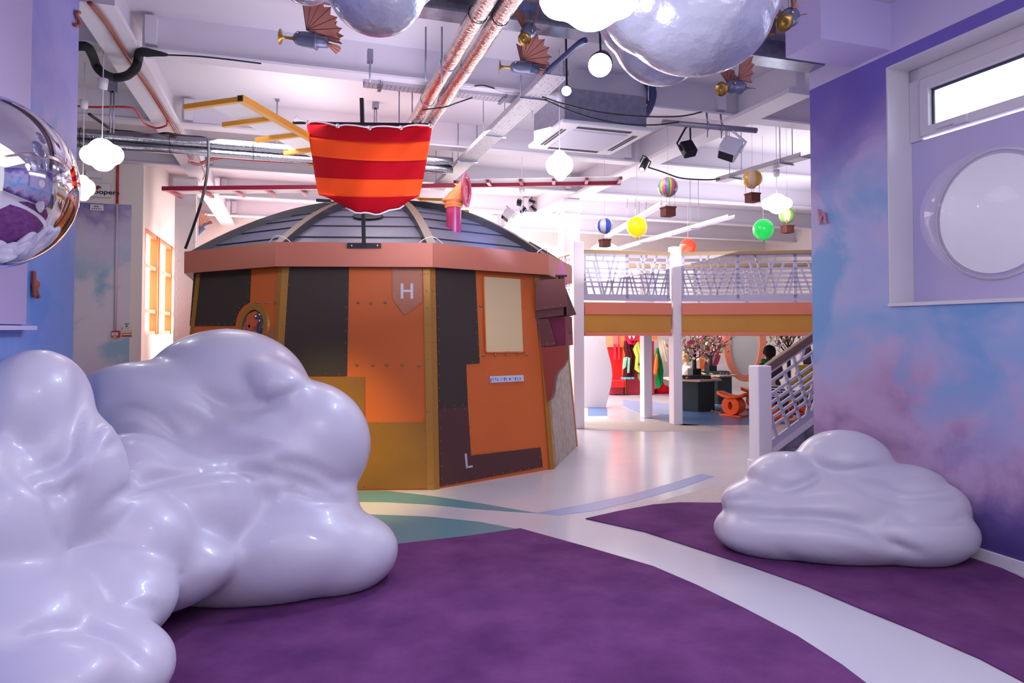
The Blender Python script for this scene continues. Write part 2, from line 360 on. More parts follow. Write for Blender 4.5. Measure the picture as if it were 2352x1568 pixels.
for i, (a, b) in enumerate(wins):
    z0 = .9 if i < 4 else 2.0
    fr = MB(); fm = orange_w if i < 3 else cream
    for x in (a, b-.06, (a+b)/2-.03): fr.ubox(x, x+.06, WB-.03, WB+.05, z0, 3.15)
    for z in (z0, 3.09, z0+(3.15-z0)*.36, z0+(3.15-z0)*.7): fr.ubox(a, b, WB-.025, WB+.045, z, z+.05)
    wo = fr.build('window_%d' % (i+2), fm, kind='structure')
    g = MB(); g.ubox(a, b, WB+.1, WB+.12, z0, 3.15); g.build('pane', glow, wo)
# side windows of the hall beyond the mural wall (orange frames seen past it)
fr = MB(); 
for v in (10.06, 10.95, 11.1, 12.2, 13.4, 14.6): fr.ubox(ur-.1, ur, v, v+.06, 1.43, 2.85)
for z in (1.43, 1.73, 2.34, 2.79): fr.ubox(ur-.09, ur-.01, 10.1, 14.65, z, z+.05)
wo = fr.build('window_12', orange_w, kind='structure')
g = MB(); g.ubox(ur-.14, ur-.12, 10.05, 15, 1.43, 2.85); g.build('pane', glow, wo)
q = MB(); q.ubox(11.85, 12, VE, 15.2, 0, CZ); q.build('wall_far_right', cream, kind='structure')

# ceiling beams and girders
bm_ = mat('beam_white', (214, 209, 220), .5, bump=(20, .04))
n = 1
for v in (5.89, 7.9, 9.9, 11.9, 13.9):
    q = MB(); q.ubox(-6.4, LW-.14, v-.03, v+.03, 3.67, CZ); q.ubox(-6.4, LW-.14, v-.09, v+.09, 3.65, 3.67)
    q.ubox(LW+.13, 12, v-.03, v+.03, 3.67, CZ); q.ubox(LW+.13, 12, v-.09, v+.09, 3.65, 3.67)
    for u in (LW+.18, RW-.2): q.ubox(u-.02, u+.06, v-.1, v+.1, 3.70, 3.92)
    q.build('trim_%d' % n, bm_, kind='structure'); n += 1
for u in (LW, 4.35):
    q = MB(); q.ubox(u-.05, u+.05, 5.0, 15, 3.66, CZ); q.ubox(u-.13, u+.13, 5.0, 15, 3.62, 3.66)
    q.build('trim_%d' % n, bm_, kind='structure'); n += 1
q = MB()   # galvanised lintel over the opening between the two rooms
q.ubox(LW, RW, 4.62, 4.80, 3.73, 3.75); q.ubox(LW, RW, 4.70, 4.72, 3.75, 3.88); q.ubox(LW, RW, 4.62, 4.80, 3.88, 3.9)
q.build('trim_%d' % n, steel, kind='structure'); n += 1
q = MB(); q.ubox(3.62, RW, 3.95, 4.32, 3.60, CZ); q.build('trim_%d' % n, mat('casing_lavender', (206, 196, 240), .5), kind='structure'); n += 1
q = MB(); q.ubox(LW, 3.6, 4.40, 4.5, 3.82, 3.94); q.build('trim_%d' % n, mat('brown_timber', (104, 66, 66), .6), kind='structure'); n += 1

# window in the right wall
W0 = MB(); ui = RW+D
W0.ubox(RW+.001, ui, wv1-.012, wv1, wzb, wzt); W0.ubox(RW+.001, ui, wv0, wv1, wzt-.012, wzt); W0.ubox(RW-.015, ui, wv0, wv1, wzb-.0, wzb+.025)
win = W0.build('window_1', white2, kind='structure')
zp = onu(2095, 332, ui).z; vt = wv1-.012
gl_l = onu(2152, 180, ui).dot(V)
q = MB()
q.ubox(ui-.05, ui+.03, vt-.10, vt, zp, wzt-.012); q.ubox(ui-.05, ui+.03, wv0, vt, wzt-.11, wzt-.012)
q.build('window_frame', white2, win, bevel=.006)
q = MB(); zs = zp+.015
q.ubox(ui-.07, ui-.01, vt-.18, vt-.105, zs, wzt-.115); q.ubox(ui-.07, ui-.01, wv0, vt-.105, wzt-.20, wzt-.115); q.ubox(ui-.07, ui-.01, wv0, vt-.105, zs, zs+.07)
q.build('sash', white2, win, bevel=.006)
q = MB(); q.ubox(ui-.035, ui-.02, vt-.197, vt-.181, zs+.07, wzt-.2); q.ubox(ui-.035, ui-.02, wv0, vt-.18, wzt-.217, wzt-.201); q.build('seal', mat('dark_rubber', (62, 70, 82), .6), win)
q = MB(); hv = onu(2222, 290, ui).dot(V)
q.ubox(ui-.095, ui-.07, hv-.03, hv+.17, zs+.02, zs+.045); q.ubox(ui-.10, ui-.07, hv-.07, hv+.03, zs+.005, zs+.06); q.build('handle', white2, win, bevel=.005)
q = MB(); q.ubox(ui-.02, ui-.014, wv0, vt-.19, zs+.07, wzt-.2); q.build('pane', mat('clear_glass', (250, 252, 255), .0, trans=1.0, ior=1.05), win)
q = MB(); q.ubox(ui-.03, ui+.02, wv0, vt, wzb+.025, zp); q.build('panel', lav, win, bevel=.004)
# whitewashed brick wall outside
def brick():
    m = bpy.data.materials.new('whitewashed_brick'); m.use_nodes = True; nt = m.node_tree; b = nt.nodes['Principled BSDF']; b.inputs['Base Color'].default_value = L3((236, 238, 240)); b.inputs['Roughness'].default_value = .8
    g = nt.nodes.new('ShaderNodeTexCoord'); mp = nt.nodes.new('ShaderNodeMapping'); mp.inputs['Rotation'].default_value = (pi/2, 0, pi/2)
    br = nt.nodes.new('ShaderNodeTexBrick'); br.inputs['Scale'].default_value = 4.5; br.inputs['Mortar Size'].default_value = .012; br.inputs['Color1'].default_value = (1, 1, 1, 1); br.inputs['Color2'].default_value = (.9, .9, .9, 1); br.inputs['Mortar'].default_value = (0, 0, 0, 1)
    bu = nt.nodes.new('ShaderNodeBump'); bu.inputs['Strength'].default_value = .6; bu.inputs['Distance'].default_value = .01
    nt.links.new(g.outputs['Object'], mp.inputs[0]); nt.links.new(mp.outputs[0], br.inputs['Vector']); nt.links.new(br.outputs['Color'], bu.inputs['Height']); nt.links.new(bu.outputs['Normal'], b.inputs['Normal'])
    return m
q = MB(); q.ubox(6.0, 6.2, -1.6, VE-.14, 0, 6); q.build('wall_outside', brick(), kind='structure')
lamp('sky_outside', 'AREA', B(5.3, 2.5, 5.9), 620, (.97, .98, 1.0), 1.2, B(5.9, 2.5, 2.5), 4.0)
# clear bubble in the window board
bc = onu(2285, 491, ui-.03); R0 = .43
bt = thing('bubble_window', 'large clear acrylic bubble bulging from the lavender board of the right window', 'bubble window', bc-Z*R0)
q = MB(); q.lathe([(R0-.03, .012), (1e-4, .012)], bc, -U, 64); q.build('disc', mat('self_lit_pearl', (226, 224, 234), .25, emit=(225, 225, 240), es=.12), bt)  # faint glow put into the disc's colour, though it is no lamp
q = MB()
prof = [(R0*cos(a), .42*sin(a)+.014) for a in [pi/2*i/24 for i in range(25)]]
q.lathe([(R0+.012, .004)]+prof, bc, -U, 64)
q.build('dome', mat('acrylic', (236, 234, 248), .02, alpha=.2, spec=1.0), bt)
q = MB(); q.lathe([(R0-.004, 0), (R0+.014, 0), (R0+.014, .008), (R0-.004, .008)], bc, -U, 64); q.build('rim', white2, bt)
# chrome half sphere on the left wall
cc_ = onu(-58, 417, LW+.02)
t = thing('mirror_dome', 'big chrome half sphere mirror on the left wall', 'mirror', cc_-Z*.37)
q = MB(); q.lathe([(.365*cos(a), .365*sin(a)) for a in [pi/2*i/32 for i in range(33)]], cc_, U, 64); q.build('mirror', chrome, t)
q = MB(); q.lathe([(.36, 0), (.385, 0), (.385, .012), (.36, .012)], cc_, U, 64); q.build('rim', steel, t)

# rooms' little wall letters
lm = mat('terracotta_letter', (150, 78, 66), .6); lmp = mat('pink_letter', (204, 136, 150), .6)
def wall_letter(name, strokes, plane_u, r, m, label, out):
    q = MB()
    for s in strokes:
        P = [onu(x, y, plane_u)+U*out for x, y in s]; q.tube(crv(P, 4), r, 8)
    return q.build(name, m, None, label, 'letter')
wall_letter('letter_k', [[(70, 622), (70, 652), (71, 682)], [(72, 658), (77, 648), (79, 655), (75, 664), (72, 664)], [(74, 664), (77, 674), (80, 682)]], LW, .011, lm, 'small brown wooden letter k on the left mural wall', .015)
wall_letter('letter_s', [[(176, 28), (171, 27), (169, 33), (172, 40), (175, 47), (174, 57), (168, 58), (166, 54)]], LW, .011, lm, 'small brown wooden letter s high on the left mural wall', .015)
wall_letter('letter_h', [[(1883, 481), (1886, 500), (1888, 515)], [(1887, 508), (1892, 494), (1896, 490), (1898, 498), (1899, 508), (1902, 511)]], RW, .011, lmp, 'small pink letter h on the right mural wall', -.015)

# ------------------------------------------------------------------ clouds
cloudm = mat('glossy_white_fibreglass', (200, 196, 212), .36, spec=.45, coat=.16, bump=(7, .16, .03))
def lobe(px, py, d, rx, ry, ryd, roll=0):               # centre seen at a pixel, radii in px (wide, high) and metres deep
    k = d/F; R = Matrix.Rotation(radians(roll), 3, 'Y') if roll else None
    return (at(px, py, d), rx*k, ryd, ry*k) + ((R,) if R else ())
left = [lobe(520, 908, 4.42, 190, 154, .44), lobe(345, 955, 4.12, 210, 128, .32), lobe(690, 1022, 4.35, 160, 150, .40),
        lobe(560, 1080, 4.22, 250, 175, .42), lobe(762, 1268, 4.12, 152, 92, .38), lobe(560, 1262, 4.0, 300, 122, .42),
        lobe(645, 1165, 4.2, 178, 112, .42), lobe(330, 1190, 3.78, 260, 180, .36), lobe(300, 1300, 3.5, 230, 110, .3)]
head = [lobe(82, 952, 3.12, 104, 152, .30), lobe(110, 1110, 3.15, 170, 190, .30), lobe(200, 1255, 3.35, 240, 150, .34)]
folds = [lobe(300, 1092, 3.66, 120, 100, .22), lobe(640, 880, 4.2, 90, 50, .2, 32)]
near = [lobe(195, 1382, 3.05, 200, 118, .36), lobe(-30, 1240, 2.78, 150, 200, .30), lobe(150, 1548, 2.62, 238, 122, .34), lobe(-30, 1440, 2.6, 220, 130, .38),
        lobe(-40, 1120, 2.74, 66, 110, .2), lobe(60, 1560, 2.4, 200, 90, .25)]
def keep_off(o, side):                  # flatten the cloud's back where it leans on a wall
    for v in o.data.vertices:
        p = o.location + v.co; u_, v_ = p.dot(U), p.dot(V)
        if side < 0 and v_ < 4.75 and u_ < LW+.015: p += U*(LW+.015-u_)
        if side > 0 and v_ < VE+.01 and u_ > RW-.03: p += U*(RW-.03-u_)
        v.co = p-o.location
    o.data.update()
def sculpt(o, curves):                  # press soft creases (or raise ridges) along drawn lines on the side one sees
    import numpy as np
    P = np.array([tuple(o.location+v.co) for v in o.data.vertices]); r = P-np.array([0, 0, EYE]); f = r[:, 1]*cos(TILT)+r[:, 2]*sin(TILT); u_ = -r[:, 1]*sin(TILT)+r[:, 2]*cos(TILT)
    px = 1176+F*r[:, 0]/f; py = 713-F*u_/f; o.data.update(); Nn = np.array([tuple(v.normal) for v in o.data.vertices]); face = np.clip(-(Nn*r).sum(1)/np.linalg.norm(r, axis=1)*3, 0, 1)
    D_ = np.zeros(len(P))
    for pts, w_, amp in curves:
        C = crv([(x, y, 0) for x, y in pts], 6); dm = np.full(len(P), 1e9); tm = np.zeros(len(P)); n_ = len(C)-1
        for i in range(n_):
            a, b = C[i], C[i+1]; dx, dy = b.x-a.x, b.y-a.y; t = np.clip(((px-a.x)*dx+(py-a.y)*dy)/(dx*dx+dy*dy+1e-9), 0, 1); d = np.hypot(px-a.x-t*dx, py-a.y-t*dy); m = d < dm; dm[m] = d[m]; tm[m] = ((i+t)/n_)[m]
        D_ += amp*np.exp(-(dm/w_)**2)*np.minimum(1, np.minimum(tm, 1-tm)*5+.15)
    P = P+Nn*(D_*face)[:, None]; L_ = np.array(tuple(o.location))
    for v, p in zip(o.data.vertices, P):
        v.co = p-L_
        if p[2] < .009: v.co.z = .009-L_[2]
    o.data.update()
c_ = blob_mesh('cloud_bench', left+head+folds+near, .026, 16, [cloudm], zmin=.009, label='large glossy white sculpted cloud seat filling the left foreground', cat='cloud seat')
sculpt(c_, [([(190, 838), (196, 900), (176, 990), (140, 1060), (60, 1080), (10, 1050)], 22, -.03), ([(60, 1085), (100, 1120), (150, 1128), (186, 1090)], 14, -.03), ([(120, 1130), (128, 1200), (142, 1260)], 12, -.025),
            ([(212, 1040), (228, 975), (290, 940), (360, 962), (430, 1020), (560, 1032), (640, 1025)], 15, -.028), ([(196, 1120), (214, 1060), (238, 992), (292, 962), (352, 982), (420, 1040)], 16, .016),
            ([(230, 1040), (290, 1008), (350, 1010), (385, 1040)], 9, -.016), ([(215, 1200), (290, 1130), (420, 1092), (560, 1082), (690, 1104), (790, 1150)], 15, -.026), ([(230, 1210), (300, 1150), (430, 1112), (560, 1104)], 14, .012),
            ([(440, 880), (520, 925), (600, 930), (660, 908), (705, 882)], 16, -.03), ([(300, 860), (400, 872), (470, 905), (540, 955), (620, 985)], 20, -.02), ([(340, 930), (430, 965), (520, 1010), (600, 1020)], 22, -.016),
            ([(620, 1060), (720, 1076), (800, 1120)], 16, -.024), ([(650, 1120), (730, 1150), (812, 1150)], 13, -.02), ([(440, 1330), (560, 1270), (700, 1200), (800, 1170)], 30, .014), ([(210, 1430), (300, 1380), (372, 1372)], 12, .01),
            ([(0, 1480), (150, 1440), (260, 1470), (340, 1540)], 14, -.02)]); keep_off(c_, -1)
right = [lobe(1800, 1216, 4.72, 158, 68, .34), lobe(1940, 1222, 4.62, 230, 68, .36), lobe(2090, 1222, 4.52, 150, 76, .30),
         lobe(1800, 1152, 4.8, 142, 60, .30), lobe(1945, 1165, 4.72, 215, 80, .36), lobe(2095, 1165, 4.62, 128, 72, .26),
         lobe(1812, 1098, 4.86, 96, 60, .27), lobe(1938, 1066, 4.88, 108, 78, .28), lobe(2060, 1125, 4.75, 120, 60, .24)]
c_ = blob_mesh('cloud_bench', right, .018, 9, [cloudm], zmin=.009, label='small glossy white cloud seat against the right mural wall', cat='cloud seat')
sculpt(c_, [([(1690, 1190), (1780, 1186), (1900, 1190), (1975, 1208), (2050, 1250), (2120, 1272)], 13, -.03), ([(1722, 1118), (1790, 1128), (1850, 1110), (1890, 1085)], 11, -.025), ([(1665, 1150), (1730, 1142), (1800, 1146), (1880, 1136), (1960, 1134)], 10, -.022),
            ([(1830, 1056), (1890, 1072), (1950, 1080), (2038, 1068)], 11, -.026), ([(2040, 1112), (2110, 1124), (2195, 1116)], 9, -.022), ([(2000, 1130), (2060, 1152), (2150, 1152), (2210, 1150)], 10, -.018), ([(2060, 1190), (2150, 1198), (2222, 1192)], 10, -.026),
            ([(1900, 1090), (1960, 1110), (2010, 1140)], 12, -.014), ([(1700, 1225), (1850, 1222), (1950, 1240), (2030, 1270)], 22, .018)]); keep_off(c_, 1)
pearl = mat('pearl_inflatable', (178, 178, 200), .26, metal=.3, coat=.3, bump=(5, .6, .05))
def hung_cloud(blobs, label, voxel=.02):
    o = blob_mesh('hanging_cloud', blobs, voxel, 4, [pearl], label=label, cat='hanging cloud', group='pearly clouds hung from the ceiling')
    top = max((o.matrix_basis @ v.co for v in o.data.vertices), key=lambda p: p.z)
    q = MB(); q.tube([Vector((top.x, top.y, top.z-.02)), Vector((top.x, top.y, CZ))], .003, 6); q.build('wire', steel, o)
    return o
hung_cloud([lobe(1600, 30, 3.3, 178, 143, .30), lobe(1510, 10, 3.3, 130, 120, .26), lobe(1690, -20, 3.3, 110, 110, .26), lobe(1620, -90, 3.3, 150, 100, .26)], 'big pearly cloud beside the brightest lamp, largest of the hanging clouds')
hung_cloud([lobe(1520, 88, 3.95, 112, 110, .22), lobe(1450, 30, 3.95, 80, 100, .2), lobe(1560, -20, 3.95, 120, 90, .2)], 'pearly cloud half hidden behind the biggest hanging cloud')
hung_cloud([lobe(865, -22, 3.3, 113, 101, .24), lobe(790, -60, 3.3, 90, 70, .2), lobe(930, -70, 3.3, 90, 80, .2)], 'pearly cloud at the top edge above the striped sail')
hung_cloud([lobe(700, -42, 3.6, 62, 48, .16), lobe(650, -70, 3.6, 60, 45, .15)], 'sliver of a pearly cloud left of the one above the sail', .015)

# glowing cloud lamps
lampm = mat('lit_opal_glass', (255, 255, 255), .4, emit=(250, 250, 255), es=2.6)
def cloud_lamp(px, py, d, w_, h_, cup_py, label, power=6, flat=False):
    k = d/F; c = at(px, py, d); t = thing('cloud_lamp', label, 'pendant lamp', (c.x, c.y, c.z-h_*k/2), 'glowing cloud pendant lamps')
    a = w_*k/2; b = h_*k/2
    bl = [(c+Vector((0, 0, b*.12)), a*.62, a*.62, b*.88), (c+Vector((-a*.52, 0, 0)), a*.47, a*.5, b*.60), (c+Vector((a*.50, 0, b*.02)), a*.49, a*.5, b*.62), (c+Vector((a*.05, 0, -b*.45)), a*.5, a*.5, b*.52)]
    blob_mesh('lamp_shade', bl, max(.006, a*.09), 4, [lampm], t)
    q = MB(); top = c+Z*b*.9; cz = at(px, cup_py, d).z
    q.tube([top, Vector((c.x, c.y, CZ))], .0035, 6); q.build('cord', white2, t)
    q = MB(); cz = min(cz, CZ-.07); q.lathe([(.008, -.045), (.03, -.035), (.038, .04), (.0, .04)], (c.x, c.y, cz), Z, 16); q.build('ceiling_rose', white2, t)
    if power:
        lamp('lamp_bulb', 'POINT', c-Z*(b+.04), power, (.95, .94, 1.0), .05)
    return t
cloud_lamp(234, 356, 5.2, 98, 78, 193, 'glowing cloud lamp under the silver pipe at left', 6)
cloud_lamp(190, 432, 6.2, 56, 62, 240, 'glowing cloud lamp half hidden by the left wall, in front of the white box', 4)
cloud_lamp(1353, 2, 2.75, 236, 136, -200, 'largest glowing cloud lamp, at the top edge beside the pearly clouds', 14)
cloud_lamp(1285, 380, 5.9, 64, 74, 224, 'glowing cloud lamp under the ceiling air unit', 4)
cloud_lamp(1784, 468, 7.6, 72, 48, 398, 'glowing cloud lamp between the yellow striped and green striped balloons', 5)
cloud_lamp(1199, 549, 8.6, 38, 28, 440, 'small glowing cloud lamp just above the cabin roof', 3)

# ------------------------------------------------------------------ the airship cabin
HC = Vector((-1.615, 8.74, 0)); AP = 2.334; TP = .0874; WT = 2.13
def fn(k): a = radians(-87+36*k); return Vector((cos(a), sin(a), 0))
def corner(k, z, extra=0.0, ap=None):        # corner between face k and k+1
    a = radians(-87+36*k+18); R = ((AP-TP*z) if ap is None else ap)/cos(radians(18))+extra
    return HC+Vector((cos(a)*R, sin(a)*R, z))
def fN(k): v = fn(k); return Vector((v.x, v.y, TP)).normalized()
def onf(k, px, py, off=0.0): return onp(px, py, HC+fn(k)*(AP+off), Vector((fn(k).x, fn(k).y, TP)))
cab = thing('airship_cabin', 'orange and brown ten-sided play cabin with riveted panels and grey domed roof', 'play cabin', HC)
org = mat('orange_panel', (216, 108, 46), .42, spec=.35, bump=(120, .05, .004), var=(1.4, (206, 102, 48), .3))
brn = mat('dark_brown_panel', (56, 44, 38), .6, bump=(260, .3, .004))
mar = mat('maroon_brown_panel', (82, 44, 44), .45, bump=(200, .2, .004))
gold = mat('gold_panel', (168, 116, 42), .4, .25, var=(3, (150, 102, 46), .3))
goldp = mat('gold_trim', (176, 124, 52), .38, .3)
pinkc = mat('copper_panel', (176, 112, 84), .45, .15)
fas = mat('terracotta_fascia', (194, 116, 94), .4, .2, bump=(300, .15, .003))
slate = mat('slate_blue_board', (70, 70, 92), .45, bump=(150, .25, .004)); slated = mat('dark_rib', (30, 32, 44), .4); ribg = mat('brown_rib_top', (88, 66, 54), .45)
for k in range(10):
    q = MB(); a0, a1 = corner(k-1, 0), corner(k, 0); b0, b1 = corner(k-1, WT), corner(k, WT)
    q.prism([a0, a1, b1, b0], -fn(k)*.03)
    q.build('wall_panel', org, cab)
def slab(k, poly, m, name, off=0.0, th=.008, label=None, rv=None, rstep=.11):
    P = [onf(k, x, y, off) for x, y in poly]; q = MB(); q.prism(P, fN(k)*th, 0)
    if rv:
        c = sum(P, Vector())/len(P)
        for i in range(len(P)):
            a, b = P[i], P[(i+1) % len(P)]; l = (b-a).length
            for j in range(max(1, int(l/rstep))):
                p = a.lerp(b, (j+.5)/max(1, int(l/rstep))); p = p+(c-p).normalized()*.02+fN(k)*th
                q.ell(p, .0055, .0055, .0055, 6, 4, 1)
    return q.build(name, [m, rivetm], cab, label)
slab(0, [(665, 604), (802, 604), (797, 863), (640, 863), (652, 760)], brn, 'cladding_plate', rv=1, label='dark brown plate')
slab(0, [(640, 865), (838, 865), (838, 972), (630, 972)], gold, 'cladding_plate', .0, .012, rv=1, label='gold plate')
slab(0, [(628, 969), (981, 969), (986, 1121), (622, 1124)], gold, 'cladding_plate', .0, .010, rv=1, rstep=.13, label='gold plate along the floor')
slab(1, [(1000, 604), (1091, 606), (1092, 640), (1101, 834), (1070, 836), (1074, 934), (1007, 938)], brn, 'cladding_plate', rv=1, label='dark brown plate')
slab(1, [(1006, 938), (1074, 934), (1081, 1046), (1241, 1027), (1246, 1072), (1010, 1117)], mar, 'cladding_plate', rv=1, label='maroon plate')
slab(-1, [(449, 600), (578, 600), (574, 694), (560, 702), (549, 716), (543, 732), (541, 748), (437, 748)], brn, 'cladding_plate', rv=1, label='dark brown plate')
slab(-1, [(624, 752), (634, 751), (633, 812), (598, 812), (612, 790), (620, 772)], pinkc, 'cladding_plate', rv=1, label='small copper plate')
slab(-1, [(420, 860), (600, 850), (600, 1000), (410, 1000)], gold, 'cladding_plate', rv=1)
for k in (3, 4, 5, 6, 7):
    q = MB(); z0, z1 = .15, 1.2; f0 = .15
    A = corner(k-1, z0).lerp(corner(k, z0), f0); Bq = corner(k-1, z0).lerp(corner(k, z0), .6); C_ = corner(k-1, z1).lerp(corner(k, z1), .6); D_ = corner(k-1, z1).lerp(corner(k, z1), f0)
    q.prism([A, Bq, C_, D_], fN(k)*.01); q.build('cladding_plate', (brn, gold, mar)[k % 3], cab)
# planked grey-white end face
for a, b in ((.07, .52), (.52, .95)):
    q = MB(); q.prism([corner(1, 0).lerp(corner(2, 0), a+.004), corner(1, 0).lerp(corner(2, 0), b-.004), corner(1, 1.9).lerp(corner(2, 1.9), b-.004), corner(1, 1.9).lerp(corner(2, 1.9), a+.004)], fN(2)*.012)
    q.build('plank', mat('weathered_white_wood', (196, 184, 172), .7, var=(14, (160, 146, 138), .2)), cab)
for k in range(10):                                   # corner posts
    q = MB(); wd = .058; th = .016
    ring = []
    for z in (0.0, WT):
        c = corner(k, z); c0 = corner(k-1, z); c1 = corner(k+1, z); d0 = (c0-c).normalized(); d1 = (c1-c).normalized(); n0 = fn(k); n1 = fn(k+1); e = (n0+n1).normalized()*th/cos(radians(18))
        ring += [c+d0*wd, c+d0*wd+n0*th, c+e, c+d1*wd+n1*th, c+d1*wd, c-e*.3]
    q.add(ring, [(0, 1, 7, 6), (1, 2, 8, 7), (2, 3, 9, 8), (3, 4, 10, 9), (4, 5, 11, 10), (5, 0, 6, 11), (5, 4, 3, 2, 1, 0), (6, 7, 8, 9, 10, 11)], 0)
    if k in (-1 % 10, 9, 0, 1, 8):
        for j in range(13):
            z = .06+j*.165
            c = corner(k, z); 
            for cc2, nn in ((corner(k-1, z), fn(k)), (corner(k+1, z), fn(k+1))):
                d = (cc2-c).normalized()
                for off in ((.03,) if j % 4 else (.018, .045)):
                    q.ell(c+d*off+nn*th, .006, .006, .006, 6, 4, 1)
    q.build('corner_post', [goldp, rivetm], cab)
FA = 2.282
for k in range(10):                                   # fascia
    q = MB(); z0, z1 = 2.097, 2.328
    P = [corner(k-1, z0, 0, FA), corner(k, z0, 0, FA), corner(k, z1, 0, FA), corner(k-1, z1, 0, FA)]
    g = (P[1]-P[0]).normalized()*.0012
    q.prism([P[0]+g, P[1]-g, P[2]-g, P[3]+g], -fn(k)*.02); q.build('fascia_board', fas, cab)
q = MB()
for k in range(10):
    q.add([corner(k-1, 2.10, 0, FA-.02), corner(k, 2.10, 0, FA-.02), corner(k, 2.10, 0, 1.9), corner(k-1, 2.10, 0, 1.9)], [(0, 1, 2, 3)], 0)
    q.add([corner(k-1, 2.31, 0, FA-.02), corner(k, 2.31, 0, FA-.02), corner(k, 2.31, 0, 2.0), corner(k-1, 2.31, 0, 2.0)], [(0, 3, 2, 1)], 0)
q.build('soffit', mar, cab)
RB = 2.20; RH = .78; RZ = 2.27
def dz(r): return RZ+RH*(1-(r/RB)**2)
for k in range(10):
    q = MB(); ns = 8
    rr = [RB*(1-(i/ns)**1.15) for i in range(ns+1)]
    for i in range(ns):
        r0, r1 = rr[i], rr[i+1]; z0, z1 = dz(r0), dz(r1)
        m_ = 3; 
        rs = [r0+(r1-r0)*j/m_ for j in range(m_+1)]
        for j in range(m_):
            a, b = rs[j], rs[j+1]; za, zb = dz(a)+.016*(1-j/m_), dz(b)+.016*(1-(j+1)/m_)
            q.add([corner(k-1, za, 0, a), corner(k, za, 0, a), corner(k, zb, 0, max(b, .001)), corner(k-1, zb, 0, max(b, .001))], [(0, 1, 2, 3)], 0)
        q.add([corner(k-1, z0-.004, 0, r0), corner(k, z0-.004, 0, r0), corner(k, z0+.016, 0, r0), corner(k-1, z0+.016, 0, r0)], [(0, 1, 2, 3)], 1)
    q.build('roof_boarding', [slate, slated], cab)
    q = MB(); pr = []
    for i in range(17):
        r = RB*(1-i/16)+.05; a = radians(-87+36*k+18); d = Vector((cos(a), sin(a), 0)); t = Vector((-sin(a), cos(a), 0))
        c = HC+d*(r/cos(radians(18)))+Z*(RZ+RH*(1-((r)/RB)**2)+.01)
        pr.append((c-t*.045-Z*.05, c+t*.045-Z*.05, c+t*.045+Z*.075, c-t*.045+Z*.075))
    for i in range(16):
        A, Bq = pr[i], pr[i+1]
        q.add(list(A)+list(Bq), [(3, 2, 6, 7)], 1); q.add(list(A)+list(Bq), [(0, 3, 7, 4), (2, 1, 5, 6)], 0)
    q.add(list(pr[0]), [(0, 1, 2, 3)], 0)
    q.build('roof_rib', [slated, ribg], cab)
q = MB(); q.lathe([(.0, .10), (.20, .09), (.26, .02), (.26, -.05)], HC+Z*(RZ+RH), Z, 24); q.build('roof_cap', slated, cab)
whc = mat('white_cable', (225, 225, 235), .5)
for k in (-1, 0, 1):
    c = corner(k, 2.335, -.04, FA); t0 = (corner(k-1, 2.335, 0, FA)-c).normalized(); t1 = (corner(k+1, 2.335, 0, FA)-c).normalized()
    q = MB(); q.tube(crv([c+t0*.13-Z*.012, c+t0*.08+Z*.03, c+Z*.055, c+t1*.08+Z*.03, c+t1*.13-Z*.012], 5), .004, 6); q.build('cable_loop', whc, cab)
# dark disc on the roof, painted as the unlit hole around the mast foot
r_ = 1.50; ph = HC+fn(0)*r_; ph = Vector((at(845, 493, ph.y).x, ph.y, dz(r_)+.024)); nn = Vector((fn(0).x*.45, fn(0).y*.45, 1)).normalized()
q = MB(); x = nn.cross(Vector((0, 1, 0))).normalized(); y = nn.cross(x)
P = [ph+x*.155*cos(2*pi*i/28)+y*.12*sin(2*pi*i/28) for i in range(28)]; q.prism(P, -nn*.02); ro = q.build('roof_opening', mat('unlit_hole_disc', (14, 12, 16), .9), cab)
q = MB(); q.tube([p+nn*.003 for p in P], .006, 6, closed=True); q.build('opening_rim', slated, ro)
# big rivets (separate parts)
rm = None
def rivet(k, x, y, r=.014):
    global rm
    p = onf(k, x, y, .002)
    if rm is None:
        q = MB(); q.lathe([(r, 0), (r*.9, r*.45), (r*.5, r*.8), (0, r*.9)], (0, 0, 0), Z, 12); q.lathe([(r, 0), (0, 0)], (0, 0, 0), Z, 12)
        rm = q.build('rivet', rivetm, cab, keep=True); o = rm
    else:
        o = rm.copy(); COL.objects.link(o); o.parent = cab
    o.location = p-HC; o.rotation_euler = fN(k).to_track_quat('Z', 'Y').to_euler()
for k, x, y in [(0, 823, 695), (0, 852, 696), (0, 885, 695), (0, 820, 837), (0, 856, 838), (0, 888, 838), (0, 924, 839), (0, 962, 840),
                (-1, 590, 694), (-1, 612, 695), (-1, 631, 695), (1, 1104, 703), (1, 1111, 816), (1, 1137, 815), (1, 1163, 814), (1, 1188, 813), (1, 1211, 814), (1, 1202, 707)]: rivet(k, x, y)
# porthole
pc = onf(-1, 584, 750, .0); px_ = Vector((-fn(-1).y, fn(-1).x, 0)); pN = fN(-1); py_ = pN.cross(px_)
if py_.z < 0: py_ = -py_
def ring_pts(c, r, n=40): return [c+px_*r*cos(2*pi*i/n)+py_*r*sin(2*pi*i/n) for i in range(n)]
q = MB(); A = ring_pts(pc+pN*.02, .225); A2 = ring_pts(pc, .235); C1 = ring_pts(pc+pN*.02, .165); C2 = ring_pts(pc-pN*.03, .16)
n_ = 40
q.add(A+A2+C1+C2, [(i, (i+1) % n_, n_+(i+1) % n_, n_+i) for i in range(n_)]+[(i, 2*n_+i, 2*n_+(i+1) % n_, (i+1) % n_) for i in range(n_)]+[(2*n_+i, 3*n_+i, 3*n_+(i+1) % n_, 2*n_+(i+1) % n_) for i in range(n_)], 0)
pr_ = q.build('porthole_ring', goldp, cab, merge=True)
q = MB(); q.prism(ring_pts(pc+pN*.004, .166), pN*.002); q.build('porthole_recess', mat('deep_brown', (44, 26, 18), .6), pr_)
q = MB()
